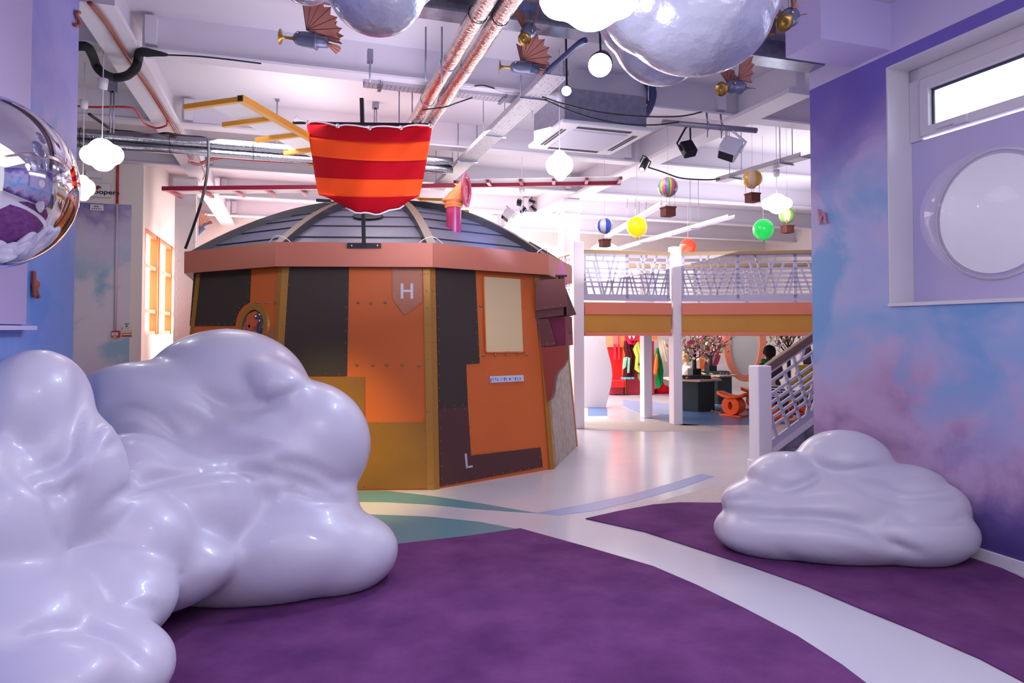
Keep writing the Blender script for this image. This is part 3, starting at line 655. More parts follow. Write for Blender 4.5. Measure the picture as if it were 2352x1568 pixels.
bubm = mat('orange_sheen_bubble', (236, 120, 60), .06, .55, coat=.6)
q.add([pc+pN*(.008+.05*sqrt(max(0, 1-(i/10)**2)))+(px_*cos(2*pi*j/32)+py_*sin(2*pi*j/32))*.155*(i/10)+px_*.0 for i in range(1, 11) for j in range(32)], [(i*32+j, (i+1)*32+j, (i+1)*32+(j+1) % 32, i*32+(j+1) % 32) for i in range(9) for j in range(32)], 0, True)
q.add([pc+pN*.058], [], 0)
q.build('porthole_glass', mat('reflection_painted_glass', (214, 96, 48), .1, .2, coat=.6, var=(5, (70, 62, 76), .03)), pr_)  # orange and slate reflection put into the glass colour
# pennant with H, window, plaque, letter L
pen = slab(0, [(901, 606), (970, 607), (970, 694), (929, 724), (902, 686)], pinkc, 'pennant_plate', .0, .012, rv=1, rstep=.13, label='copper pennant shaped plate')
whl = mat('white_letter', (214, 212, 230), .5)
fx0 = Vector((cos(radians(3)), sin(radians(3)), 0)); fy0 = Vector((0, 0, 1))-fN(0)*fN(0).z
def strokes(k, polys, off, th, name, m, par=None):
    q = MB()
    for P in polys: q.prism([onf(k, x, y, off) for x, y in P], fN(k)*th)
    q.build(name, m, par or cab)
strokes(0, [[(920.5, 651), (926.5, 651), (926.5, 686), (920.5, 686)], [(943, 651), (949, 651), (949, 686), (943, 686)], [(926, 665.5), (943.5, 665.5), (943.5, 670.5), (926, 670.5)]], .013, .004, 'letter_h', whl, pen)
strokes(1, [[(1067, 1041.5), (1071.5, 1041), (1074.5, 1074.5), (1070, 1075.5)], [(1070, 1071), (1085, 1068), (1085.5, 1072.5), (1070, 1075.5)]], .009, .004, 'letter_l', mat('grey_letter', (186, 184, 200), .4))
slab(1, [(1110, 634), (1196, 640), (1203, 808), (1115, 809)], mat('tinted_mirror_glass', (232, 214, 160), .10, .65), 'window_glass', .001, .004)
for a, b, c, d in (((1108, 632), (1198, 638), (1198, 641), (1108, 635)), ((1113, 808), (1205, 807), (1205, 810), (1113, 811)), ((1107, 632), (1110, 632), (1116, 811), (1113, 811)), ((1195, 638), (1198, 638), (1205, 810), (1202, 810))):
    slab(1, [a, b, c, d], org, 'window_trim', 0, .012)
plq_ = slab(1, [(1124, 864), (1200.5, 861), (1202, 875), (1125, 879)], mat('white_plaque', (206, 208, 236), .35), 'plaque', .001, .012)
inkb = mat('blue_ink', (26, 30, 140), .5)
def plq(u_, v_):                                        # plaque-local to photo position
    return (1124.5+u_*76.5, 864.2-3*u_+v_*14.5)
marks = [(.03, .35, .055, .9, 1), (.075, .3, .10, .5, 0), (.11, .4, .125, .85, 1), (.16, .25, .185, .55, 1), (.205, .3, .245, .42, 0), (.235, .45, .255, .8, 0), (.205, .6, .215, .8, 0), (.33, .3, .345, .8, 1), (.385, .3, .40, .5, 0), (.43, .28, .455, .82, 1), (.46, .3, .49, .45, 0), (.50, .35, .52, .8, 1),
         (.585, .3, .635, .8, 2), (.695, .28, .73, .42, 0), (.76, .3, .785, .82, 1), (.80, .28, .825, .45, 0), (.825, .45, .85, .65, 0), (.85, .65, .875, .82, 0), (.895, .3, .925, .45, 0), (.905, .45, .93, .7, 0)]
q = MB()
for a, t0, b, t1, s_ in marks:
    if s_ == 2: poly = [((a+b)/2, t0), (b, (t0+t1)/2), ((a+b)/2, t1), (a, (t0+t1)/2)]
    elif s_ == 1: poly = [(a+.006, t0), (b, t0), (b-.004, (t0+t1)/2), (b, t1), (a+.008, t1), (a, (t0+t1)/2)]
    else: poly = [(a, t0), (b, t0+.05), (b, t1), (a+.004, t1-.05)]
    q.prism([onf(1, *plq(x, y), .0135) for x, y in poly], fN(1)*.001)
q.build('plaque_lettering', inkb, plq_)

# side booth on the cabin's right-hand end: a little roofed bay on a scrolled bracket
t2 = Vector((cos(radians(75)), sin(radians(75)), 0)); bp0 = Vector((.335, 7.42, 0))
def bo(x, y, off=0): return onp(x, y, bp0+t2*off, t2)
booth = thing('side_booth', 'dark red riveted box with small pitched roof on the right end of the cabin', 'booth', (bp0.x, bp0.y, bo(1262, 930).z))
cop2 = mat('dark_copper', (120, 72, 68), .42, .3); wine = mat('wine_red_panel', (120, 30, 66), .45); rust = mat('rust_red_panel', (160, 66, 54), .45); rustd = mat('dark_rust', (116, 54, 44), .5)
def bslab(P, m, name, off, th, rv=None, m2=None):
    q = MB(); pp = [bo(x, y, off) for x, y in P]; q.prism(pp, t2*th, 0, 1)
    if rv:
        for x, y in rv: q.ell(bo(x, y, off), .009, .009, .009, 8, 5, 2)
    return q.build(name, [m, m2 or m, rivetm], booth)
bslab([(1232, 731), (1297, 726), (1300, 794), (1238, 799)], wine, 'box_body', .03, .45)
bslab([(1232, 733), (1260, 731), (1278, 793), (1236, 797)], cop2, 'box_plate', .0, .03, [(1236, 742), (1256, 739), (1238, 765), (1265, 762), (1241, 792), (1256, 790), (1272, 789)])
bslab([(1229, 714), (1295, 704), (1294, 724), (1229, 732)], cop2, 'cornice', -.01, .50)
bslab([(1231, 645), (1262, 641), (1296, 640), (1302, 704), (1229, 714)], cop2, 'roof_slope', -.04, .03, [(1234, 710), (1252, 707), (1271, 704), (1288, 702)])
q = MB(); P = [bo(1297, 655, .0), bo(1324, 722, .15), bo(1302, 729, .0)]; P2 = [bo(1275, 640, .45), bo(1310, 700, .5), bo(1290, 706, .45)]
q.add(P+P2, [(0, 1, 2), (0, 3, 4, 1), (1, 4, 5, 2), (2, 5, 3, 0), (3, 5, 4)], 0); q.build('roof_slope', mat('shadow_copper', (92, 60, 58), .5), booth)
bslab([(1236, 798), (1300, 793), (1301, 812), (1299, 828), (1292, 842), (1282, 853), (1275, 864), (1271, 880), (1270, 900), (1265, 917), (1256, 926), (1246, 930)], rust, 'scroll_bracket', .0, .16, m2=rustd)
q = MB(); c = bo(1289, 632, .2)
q.lathe([(.035, -.06), (.035, .0)], c, Z, 16); q.lathe([(.085, 0), (.0, .19)], c, Z, 4, 1, False); q.lathe([(.085, 0), (.085, -.02), (.0, -.02)], c, Z, 4, 2, False)
q.build('chimney', [wine, mat('mauve_cone', (166, 94, 136), .5), blackm], booth)
q = MB(); c = bo(1303, 744, .25); q.lathe([(.10, .0), (.12, .0), (.12, .02), (.10, .02)], c-fn(2)*.02, fn(2), 24); q.lathe([(.1, .004), (0, .004)], c-fn(2)*.02, fn(2), 24)
q.build('round_frame', blackm, booth)
q = MB(); q.tube([bo(1298, 764, .3), bo(1310, 763, .3)], .02, 12); q.build('spout', blackm, booth)

# chimney pipe on the cabin roof
chim = thing('roof_funnel', 'plum red funnel pipe with orange cowl on the cabin roof', 'funnel', at(1042, 530, 7.35))
cb = at(1042, 530, 7.35); ct = at(1042, 474, 7.35); plum = mat('plum_red', (140, 30, 72), .35); cor = mat('orange_copper', (190, 104, 52), .4, .2)
kk = 7.35/F
q = MB(); q.lathe([(17*kk, -.15), (17*kk, ct.z-cb.z)], cb, Z, 28); q.build('pipe', plum, chim)
q = MB(); q.lathe([(25*kk, 0), (25*kk, .008), (0, .008)], cb-Z*.035, (0, -.25, 1), 24); q.build('opening', mat('unlit_gap_disc', (20, 18, 26), .9), chim)  # flat dark disc painted as the unlit gap round the pipe
q = MB(); q.lathe([(0, -.015), (19*kk, -.015), (21*kk, 0), (19.5*kk, .01), (22.5*kk, .018), (23*kk, .03), (20*kk, .04), (24*kk, .05), (24*kk, .062), (0, .062)], ct, Z, 28); q.build('collar', cor, chim)
q = MB(); n_ = 20; lo = [at(1042+28*cos(a)-1, 462+3*sin(a), 7.35+.13*sin(a)) for a in [2*pi*i/n_ for i in range(n_)]]
hc2 = at(1072, 437, 7.35)
hi = [Vector((hc2.x-.004, hc2.y, hc2.z))+Vector((0, .11*cos(a), .165*sin(a)+.0)) for a in [2*pi*i/n_ for i in range(n_)]]
lo = [at(1042, 462, 7.35)+Vector((.135*cos(a), .12*sin(a), 0)) for a in [2*pi*i/n_ for i in range(n_)]]
hi = [Vector((hc2.x-.015+.0, hc2.y+.11*sin(a), hc2.z-.155*cos(a)-.0)) for a in [2*pi*i/n_ for i in range(n_)]]
q.add(lo+hi, [(i, (i+1) % n_, n_+(i+1) % n_, n_+i) for i in range(n_)]+[list(range(n_))], 0, False); q.build('cowl', cor, chim, merge=False)
q = MB(); q.lathe([(.0, 0), (.145, 0), (.18, 0), (.18, .018), (.135, .018), (.125, .005)], Vector((hc2.x-.012, hc2.y, hc2.z)), Vector((1, -.22, 0)), 32)
for i in range(8): a = 2*pi*i/8; q.ell(Vector((hc2.x+.008, hc2.y-.01+.158*cos(a), hc2.z+.158*sin(a))), .008, .008, .008, 8, 5, 1)
q.build('flange', [plum, rivetm], chim)

# ------------------------------------------------------------------ sail and mast
FD = 8.74-FA-.02
mast = thing('sail_mast', 'black steel mast with yard standing on the cabin fascia', 'mast', at(838, 568, FD-.02))
q = MB(); q.prism([at(798, 558, FD-.005), at(875, 559, FD+.005), at(875, 570, FD+.005), at(798, 570, FD-.005)], (0, -.012, 0)); 
for x in (808, 867): q.ell(at(x, 564, FD-.02), .008, .006, .008, 8, 5, 1)
q.build('bracket', [blackm, chrome], mast)
q = MB(); q.bar(at(836, 569, FD-.03), at(834, 470, FD-.03), .033, .033); q.bar(at(834, 470, FD-.03), at(833, 300, 6.62), .033, .033); q.bar(at(833, 302, 6.62), at(831, 226, 6.62), .036, .036); q.build('pole', blackm, mast)
q = MB(); q.bar(at(673, 283, 6.52), at(992, 287, 6.52), .03, .026); q.build('yard', blackm, mast)
q = MB(); q.bar(at(727, 460, 6.75), at(760, 462, 6.75), .03, .03); q.build('lower_yard', blackm, mast)
sail = thing('sail', 'red and orange horizontally striped cloth sail above the cabin', 'sail', at(848, 488, 6.3))
redf = mat('red_cloth', (166, 10, 26), .85, spec=.1, bump=(400, .2, .002)); orf = mat('orange_cloth', (228, 76, 30), .85, spec=.1, bump=(400, .2, .002))
Ls = [277, 314, 357, 407, 446, 452]; Ms = [291, 327, 369, 412, 453, 489]; Rs = [285, 324, 367, 411, 448, 462]
def sailp(u_, row, t):                                  # u_ 0..1, stripe row, t in row
    def f(A): return A[row]*(1-t)+A[row+1]*t
    y = f(Ls)*(1-u_)*(1-2*u_)+f(Ms)*4*u_*(1-u_)+f(Rs)*u_*(2*u_-1)
    vv = (row+t)/5
    xl = 703+36*vv**1.1+(16*(vv-.86)/.14 if vv > .86 else 0); xr = 993-38*vv**1.2-(16*(vv-.86)/.14 if vv > .86 else 0)
    x = xl+(xr-xl)*u_
    if row == 4: y += 2.5*sin(u_*23)*t*(1 if u_ > .3 else .3)
    d = 6.44-.24*sin(pi*u_)*(.3+.7*sin(pi*min(1, vv*.9+.1)))+.012*sin(u_*17+vv*5)*(.3+vv)+.03*max(0, u_-.6)*sin((u_+vv*.6)*30)
    return at(x, y, d)
nu = 44; sub = 7
for row in range(5):
    q = MB(); vs = [sailp(i/nu, row, j/sub) for j in range(sub+1) for i in range(nu+1)]
    q.add(vs, [(j*(nu+1)+i, (j+1)*(nu+1)+i, (j+1)*(nu+1)+i+1, j*(nu+1)+i+1) for j in range(sub) for i in range(nu)], 0, True)
    o = q.build('cloth_stripe', redf if row % 2 == 0 else orf, sail); so = o.modifiers.new('solid', 'SOLIDIFY'); so.thickness = .004
gp = []
for x, y in ((707, 281), (776, 287), (849, 292), (921, 291), (989, 290)):
    u_ = (x-703)/290; p = sailp(min(max(u_, .015), .985), 0, .10)-Vector((0, .012, 0)); gp.append(p)
    q = MB(); q.tube([p+Vector((.017*cos(a), 0, .017*sin(a))) for a in [2*pi*i/16 for i in range(16)]], .006, 8, closed=True); q.build('grommet', chrome, sail)
q = MB()
for a, b in zip(gp, gp[1:]):
    q.tube(crv([a, a.lerp(b, .25)+Vector((0, .015, .02)), a.lerp(b, .6)+Vector((0, -.01, .012)), b], 5), .007, 8)
q.build('rope', whc, sail)
q = MB(); k0 = at(683, 272, 6.5)
for i in range(5): q.tube(crv([k0+Vector((random.uniform(-.03, .03), random.uniform(-.02, .02), random.uniform(-.03, .03))) for _ in range(4)], 4), .004, 6)
q.tube([k0, gp[0]], .006, 6); q.build('rope_knot', whc, sail)
q = MB(); pts = [sailp(.22+i*.06, 4, .98)-Vector((0, .01, .012)) for i in range(13)]; q.tube(pts, .008, 6); q.build('hem_tape', whc, sail)

# rotor of four ribbed wings above the cabin
hub = Vector((-1.49, 8.74, 3.34))
rot = thing('wing_rotor', 'four long ribbed fabric wings in ochre and crimson turning above the cabin', 'rotor', (HC.x, HC.y, 3.02))
ochre = mat('ochre_paint', (206, 142, 40), .45); crim = mat('crimson_paint', (160, 32, 72), .4); blc = mat('painted_hollow', (20, 22, 26), .6); memb = mat('white_membrane', (224, 220, 224), .7)  # blc: dark end plates painted as the unlit inside of the tubes
for i, (d, L_, m, nr) in enumerate((((-.197, -.98), 3.42, ochre, 6), ((-1.0, .045), 3.08, crim, 6), ((1.0, -.075), 2.86, crim, 6), ((.197, .98), 3.2, ochre, 6))):
    d = Vector((d[0], d[1], 0)).normalized(); s_ = Vector((d.y, -d.x, 0)); w_ = .055
    q = MB(); q.bar(hub, hub+d*L_, w_, w_); q.obox(hub+d*(L_+.001), d*.002, s_*.02, Z*.02, 1); sp_ = q.build('spar', [m, blc], rot)
    for j in range(nr):
        r = L_-.03-j*(L_-.45)/nr; wd = (.52 if m is ochre else .42)-.012*j
        q = MB(); p = hub+d*r; q.bar(p+s_*.03, p+s_*wd-Z*.03, .04, .04); q.obox(p+s_*(wd+.001)-Z*.03, s_*.002, d*.014, Z*.014, 1); q.build('rib', [m, blc], sp_)
    q = MB(); r0 = L_-.03; r1 = L_-.03-(nr-1)*(L_-.45)/nr
    q.prism([hub+d*r0+s_*.03+Z*.018, hub+d*r0+s_*.36-Z*.0, hub+d*r1+s_*.34-Z*.0, hub+d*r1+s_*.03+Z*.018], Z*.004); q.build('membrane', memb, sp_)
q = MB(); q.lathe([(.0, .08), (.07, .07), (.08, -.04), (.03, -.07), (.03, -.36), (0, -.36)], hub, Z, 20); q.build('hub', blackm, rot)

# ------------------------------------------------------------------ ceiling services
def pipe_thing(name, label, cat, group=None, loc=None): return thing(name, label, cat, loc or (0, 0, 0), group)
# two foil ducts running away from the camera
for i, (x0, x1, r0, nm) in enumerate(((1106, 950, .062, 'left one of two foil lagged ducts crossing the ceiling towards the sail'), (1160, 990, .056, 'right one of two foil lagged ducts crossing the ceiling towards the sail'))):
    a = gz(x0, 20, 3.53); b = gz(x1, 280, 3.53); d = (b-a).normalized(); uu = (gz((x0+x1)/2, 150, 3.53)).dot(U)
    a = B(uu, 1.2, 3.53); b = B(uu, 8.9, 3.53)
    q = MB(); q.tube([a.lerp(b, j/40)+Vector((random.uniform(-.002, .002), 0, random.uniform(-.002, .002))) for j in range(41)], [r0*random.uniform(.965, 1.035) for j in range(41)], 20)
    o = q.build('foil_duct', foil, None, nm, 'duct')
    for j in range(9):
        q = MB(); p = a.lerp(b, (j+.5)/9); q.tube([p+(U*cos(t)+Z*sin(t))*(r0*1.03) for t in [2*pi*k/24 for k in range(24)]], .003, 6, closed=True); q.build('tie_band', steel if j % 3 else black, o)
# two silver pipes running across at the left
pz = onv(300, 316, 7.7); pz2 = onv(300, 337, 7.7)
for p, r, nm in ((pz, .056, 'upper silver foil pipe running across the left of the hall'), (pz2, .042, 'lower silver foil pipe running across the left of the hall')):
    q = MB(); q.tube([B(-5.5+j*.22, 7.7, p.z)+Vector((0, 0, random.uniform(-.002, .002))) for j in range(34)], [r*random.uniform(.97, 1.03) for j in range(34)], 18)
    o = q.build('silver_pipe', silver, None, nm, 'pipe')
    for j in range(7):
        c = B(-3.6+j*.8, 7.7, p.z); q = MB(); q.tube([c+(V*cos(t)+Z*sin(t))*(r*1.04) for t in [2*pi*k/20 for k in range(20)]], .004, 6, closed=True)
        q.build('tie_band', black, o)
# cable trays (perforated)
def perf():
    m = mat('perforated_steel', (206, 200, 212), .4, .35); nt = m.node_tree; b = nt.nodes['Principled BSDF']
    g = nt.nodes.new('ShaderNodeNewGeometry'); mp = nt.nodes.new('ShaderNodeMapping'); mp.inputs['Rotation'].default_value = (0, 0, -TH)
    br = nt.nodes.new('ShaderNodeTexBrick'); br.inputs['Scale'].default_value = 9; br.inputs['Mortar Size'].default_value = .035; br.inputs['Color1'].default_value = L3((206, 200, 212)); br.inputs['Color2'].default_value = L3((206, 200, 212))
    v = nt.nodes.new('ShaderNodeTexVoronoi'); v.inputs['Scale'].default_value = 26; v.inputs['Randomness'].default_value = .25
    r = nt.nodes.new('ShaderNodeValToRGB'); r.color_ramp.elements[0].position = .2; r.color_ramp.elements[0].color = L3((90, 84, 104)); r.color_ramp.elements[1].position = .26; r.color_ramp.elements[1].color = L3((172, 166, 178))
    nt.links.new(g.outputs['Position'], mp.inputs[0]); nt.links.new(mp.outputs[0], v.inputs['Vector']); nt.links.new(v.outputs['Distance'], r.inputs['Fac']); nt.links.new(r.outputs['Color'], b.inputs['Base Color'])
    return m
pf = perf()
def tray(a, b, wd, label, rods=()):
    a = Vector(a); b = Vector(b); t = thing('cable_tray', label, 'cable tray', (a+b)/2); d = (b-a).normalized(); s_ = d.cross(Z).normalized()
    q = MB(); q.bar(a, b, wd, .006); q.bar(a+s_*wd/2+Z*.025, b+s_*wd/2+Z*.025, .004, .05); q.bar(a-s_*wd/2+Z*.025, b-s_*wd/2+Z*.025, .004, .05); q.build('tray', pf, t)
    for f in rods:
        p = a.lerp(b, f); q = MB(); q.bar(p-s_*(wd/2+.03)-Z*.012, p+s_*(wd/2+.03)-Z*.012, .03, .012)
        for sg in (-1, 1): q.tube([p+s_*sg*(wd/2+.02)-Z*.02, Vector(((p+s_*sg*(wd/2+.02)).x, (p+s_*sg*(wd/2+.02)).y, CZ-.01))], .005, 6)
        q.build('hanger', steel, t)
    return t
ut = gz(1210, 240, 3.5).dot(U)
tray(B(ut, 4.95, 3.5), B(ut, 9.6, 3.5), .19, 'perforated cable tray running away beneath the bright blue-white lamp', (.12, .38, .62, .9))
pa = gz(836, 190, 3.64); vt_ = pa.dot(V)
tray(B(pa.dot(U), vt_, 3.625), B(ut, vt_, 3.625), .14, 'narrow cable tray crossing behind the foil ducts', (.1, .55, .9))
pb = gz(1850, 362, 3.3); pb2 = gz(1655, 418, 3.3)
tray(pb2, pb, .14, 'cable tray behind the yellow striped balloon', (.2, .8))
tray(gz(1415, 575, 3.15), gz(1680, 500, 3.15), .11, 'cable tray above the red and green balloon lamps', (.3, .75))
tray(gz(1395, 545, 3.3), gz(1525, 470, 3.3), .10, 'cable tray behind the yellow balloon lamp', (.5,))
for i, pts in enumerate(([(1760, 700), (1830, 712), (1940, 724), (2100, 735)],)): pass
q = MB()
for k in range(3): q.tube(crv([gz(x, y, 3.655+.012*k) for x, y in ((1040, 190+k*2), (1075, 200), (1110, 196+k*3), (1160, 210), (1215, 212), (1240, 205))], 5), .006, 6)
q.build('cable_bundle', black, None, 'loose black cables lying on the narrow cable tray', 'cable')
q = MB(); q.tube(crv([gz(970, 252, 3.45), gz(1020, 246, 3.42), gz(1050, 236, 3.44), gz(1085, 224, 3.5)], 6), .006, 6); q.build('cable', black, None, 'black cable looping out from under the narrow cable tray', 'cable')
q = MB(); q.tube(crv([gz(x, y, 3.52) for x, y in ((1222, 230), (1240, 190), (1262, 160), (1290, 135), (1330, 100), (1345, 92))], 6), [.022]*31, 8); q.build('corrugated_conduit', mat('blue_black_conduit', (34, 44, 92), .5), None, 'dark corrugated conduit along the tray by the bright lamp', 'conduit')
# foam covered black flex under the first beam, at the left
bz = 3.6
q = MB(); P = crv([gz(x, y, bz) for x, y in ((176, 106), (200, 108), (213, 128), (222, 152))]+[gz(x, y, 3.5) for x, y in ((236, 168), (262, 178), (290, 174), (310, 158))]+[gz(x, y, bz) for x, y in ((317, 140), (322, 121), (345, 121), (385, 126))], 5)
q.tube(P, [.034]*(len(P)-6)+[.03, .026, .022, .018, .014, .01], 10)
q.tube(crv([gz(x, y, bz) for x, y in ((380, 126), (450, 129), (520, 136), (600, 146))], 4), .006, 6)
q.build('foam_flex', mat('black_foam', (24, 26, 30), .85, bump=(60, .5, .01)), None, 'thick black foam covered flex sagging beneath the first beam', 'pipe')
q = MB()
for k, (dx, r) in enumerate(((0, .010), (-4, .007), (4, .008))):
    q.tube(crv([gz(205+dx, 5, 3.60), gz(250+dx, 62, 3.60), gz(300+dx, 140+k*2, 3.60), gz(350+dx, 215, 3.60), gz(410+dx, 312, 3.60), gz(440+dx, 366, 3.60)], 5), r, 6)
q.build('cable_run', copperc, None, 'bundle of copper coloured cables clipped along the left girder', 'cable')
q = MB(); q.tube(crv([gz(x, y, 3.58) for x, y in ((172, 243), (215, 246), (300, 247), (322, 268), (335, 285), (360, 294), (382, 288), (384, 278))], 5), .010, 6)
q.build('fire_cable', redc, None, 'red cable looping under the left girder', 'cable')
q = MB()
for k in range(3): q.tube(crv([gz(x, y+k*2.5, 3.625) for x, y in ((432, 368), (455, 374), (480, 366), (510, 358), (560, 362), (640, 367), (760, 374), (900, 384), (1000, 392), (1060, 396))], 5), .010, 6)
q.tube(crv([gz(x, y, 3.5) for x, y in ((440, 372), (462, 380), (470, 400), (466, 412))], 5), .008, 6)
q.build('fire_cable', redc, None, 'bundle of red cables clipped along the beam behind the sail', 'cable')
q = MB(); q.tube(crv([gz(x, y, 3.52) for x, y in ((205, 262), (225, 276), (260, 298), (300, 303), (350, 310), (380, 306), (420, 312), (470, 317))]+[at(478, 330, 6.95), at(478, 380, 6.75), at(466, 450, 6.7), at(446, 515, 6.9), at(426, 570, 7.05)], 6), .014, 8)
q.build('power_cable', mat('dark_green_cable', (26, 34, 38), .5), None, 'long dark cable dropping from the silver pipe to the cabin roof', 'cable')
# threaded rods and brackets
def rod(pts, label, br=True):
    q = MB()
    for x, y0, y1, d in pts:
        a = at(x, y0, d); b = at(x, y1, d); q.tube([a, Vector((a.x, a.y, b.z))], .007, 6)
        if br: q.obox(a-Z*.04, U*.022, V*.03, Z*.05)
    q.build('threaded_rod', steel, None, label, 'hanger rod')
rod([(637, 212, 328, 7.2)], 'threaded rod from a ceiling clamp down to the silver pipes')
rod([(860, 230, 300, 7.3), (865, 230, 300, 7.3)], 'pair of threaded rods just behind the striped sail')
rod([(850, 118, 190, 5.4)], 'short threaded rod holding the left end of the narrow tray')
rod([(255, 188, 305, 6.2), (262, 188, 305, 6.2)], 'pair of threaded rods beside the left cloud lamp cord')
rod([(978, 62, 188, 5.05), (1015, 62, 190, 5.05)], 'two threaded rods from a rail between the sail and the hanging clouds', False)
rod([(917, 205, 290, 6.7), (947, 207, 290, 6.7)], 'two threaded rods behind the foil ducts', False)
# ceiling air conditioning cassette
ac = thing('air_cassette', 'white four-way ceiling air conditioning unit with grey casing', 'air conditioner', gz(1350, 320, 3.35))
c4 = [gz(1288, 287, 3.35), gz(1492, 303, 3.35), gz(1404, 357, 3.35), gz(1219, 336, 3.35)]
cc4 = sum(c4, Vector())/4; hu = .46
def acp(a, b, z): return cc4+U*a*hu+V*b*hu+Z*z
q = MB(); q.obox(cc4+Z*.02, U*hu, V*hu, Z*.02); q.build('panel', white2, ac, bevel=.012)
q = MB(); q.obox(cc4-Z*.004, U*hu*.62, V*hu*.62, Z*.006); q.build('grille', mat('grille_white', (206, 202, 222), .5), ac)
dk = mat('slot_shadow', (70, 68, 84), .7)
for a, b in ((0, -.8), (0, .8), (-.8, 0), (.8, 0)):
    q = MB()
    for o_ in (-.035, .035):
        if a == 0: q.obox(acp(0, b+o_*1.0, -.001), U*hu*.6, V*hu*.02, Z*.003)
        else: q.obox(acp(a+o_, 0, -.001), U*hu*.02, V*hu*.6, Z*.003)
    q.build('air_slot', dk, ac)
q = MB(); q.obox(cc4+Z*.19, U*hu*.90, V*hu*.90, Z*.15); q.build('casing', steel, ac, bevel=.004)
q = MB(); q.tube(crv([acp(.9, -.2, .2), acp(1.1, -.5, .25), acp(1.2, -.6, .42), acp(1.1, -.6, .55)], 6), .045, 10); q.build('duct_hose', mat('blue_grey_hose', (60, 66, 110), .6), ac)
for a, b in ((-.93, -.93), (-.93, .93), (.93, -.93), (.93, .93)):
    q = MB(); q.tube([acp(a, b, .3), acp(a, b, .6)], .006, 6); q.build('hanging_rod', steel, ac)
# lighting bar with two floods
lb0 = at(1522, 281, 5.6); lb1 = lb0+U*.86+Z*.0; lb1 = at(1737, 300, 5.78)
t = thing('lighting_bar', 'grey scaffold tube for stage lights under the right girder', 'lighting bar', (lb0+lb1)/2)
q = MB(); q.tube([lb0, lb1], .024, 16); q.build('tube', mat('scaffold_grey', (164, 158, 166), .4, .6), t)
for f in (.47, .62):
    p = lb0.lerp(lb1, f); q = MB(); q.tube([p+Vector((0, .03*cos(a), .034*sin(a))) for a in [2*pi*i/16 for i in range(16)]], .008, 8, closed=True); q.tube([p-Z*.03, p-Z*.09], .006, 6); q.tube([p+Z*.03, Vector((p.x, p.y+.02, p.z+.12))], .008, 6); q.build('clamp', steel, t)
def flood(px, py, d, sz, m, label, roll, yaw, hang_py, lit=None, round_=False):
    c = at(px, py, d); t = thing('stage_light', label, 'stage light', c); R = Euler((radians(-30), radians(roll), radians(yaw))).to_matrix()
    X, Y, Zz = R @ Vector((1, 0, 0)), R @ Vector((0, 1, 0)), R @ Vector((0, 0, 1)); k = d/F; s_ = sz*k/2
    q = MB()
    if round_: q.lathe([(0, -s_*1.6), (s_*.62, -s_*1.6), (s_*.62, s_*1.0), (s_*.5, s_*1.3), (0, s_*1.3)], c, Zz, 16)
    else: q.obox(c, X*s_*.85, Y*s_*.6, Zz*s_)
    q.build('housing', m, t, bevel=.0 if round_ else s_*.15)
    q = MB()
    if round_: q.lathe([(0, -s_*1.62), (s_*.5, -s_*1.62)], c, Zz, 16)
    else: q.obox(c-Zz*s_*1.01, X*s_*.7, Y*s_*.48, Zz*s_*.02)
    q.build('lens', lit or mat('dark_lens', (40, 40, 50), .1), t)
    q = MB(); h = at(px, hang_py, d)
    P = [c+X*s_*.95, c+X*s_*.95+Zz*s_*1.3, Vector((h.x, h.y, h.z))+X*s_*.3, Vector((h.x, h.y, h.z))-X*s_*.3, c-X*s_*.95+Zz*s_*1.3, c-X*s_*.95]
    q.tube(P, s_*.13, 6); q.build('yoke', m, t)
    return t
flood(1580, 342, 5.66, 36, blackm, 'black stage light hanging from the left half of the grey tube', -14, 10, 292)
flood(1677, 342, 5.74, 50, white2, 'white box shaped stage light hanging from the grey tube', 24, -24, 300)
viol = mat('violet_lit_lens', (230, 180, 255), .3, emit=(205, 120, 255), es=7)
flood(1480, 377, 8.2, 24, blackm, 'small black spotlight glowing violet near the end of the red wing', 28, 0, 358, viol, True)
blz = mat('blue_white_lit_lens', (255, 255, 255), .3, emit=(214, 226, 255), es=24)
def bright(px, py, d, rp, label, power):
    c = at(px, py, d); t = thing('spotlight', label, 'spotlight', c); k = d/F; r = rp*k; di = (EYEP+Vector((-.2, 1.2, -.6))-c).normalized()
    q = MB(); q.lathe([(0, -r*2.4), (r*.8, -r*2.4), (r*1.05, -r*.6), (r*1.05, -.004), (r*.98, -.004)], c, di, 24); q.build('housing', blackm, t)
    q = MB(); q.lathe([(r, -.002), (r*.8, r*.18), (0, r*.3)], c, di, 24); q.build('lens', blz, t)
    q = MB(); q.bar(c-di*r*1.2, Vector((c.x, c.y+.05, min(CZ, c.z+.5))), .012, .012); q.build('arm', blackm, t)
    l = lamp('spot_beam', 'SPOT', c+di*.06, power, (.62, .72, 1.0), .03, c+di, spot=110, blend=.8)
    return t
bright(1378, 150, 5.0, 27, 'brightest blue-white spotlight beneath the pearly clouds', 140)
bright(1301, 209, 5.3, 11, 'smaller blue-white spotlight above the ceiling air unit', 60)
lamp('blue_wash', 'SPOT', at(1378, 150, 5.0)+Vector((-.05, 0, -.2)), 620, (.22, .42, 1.0), .05, Vector((-.25, 7.55, 2.5)), spot=24, blend=.8)
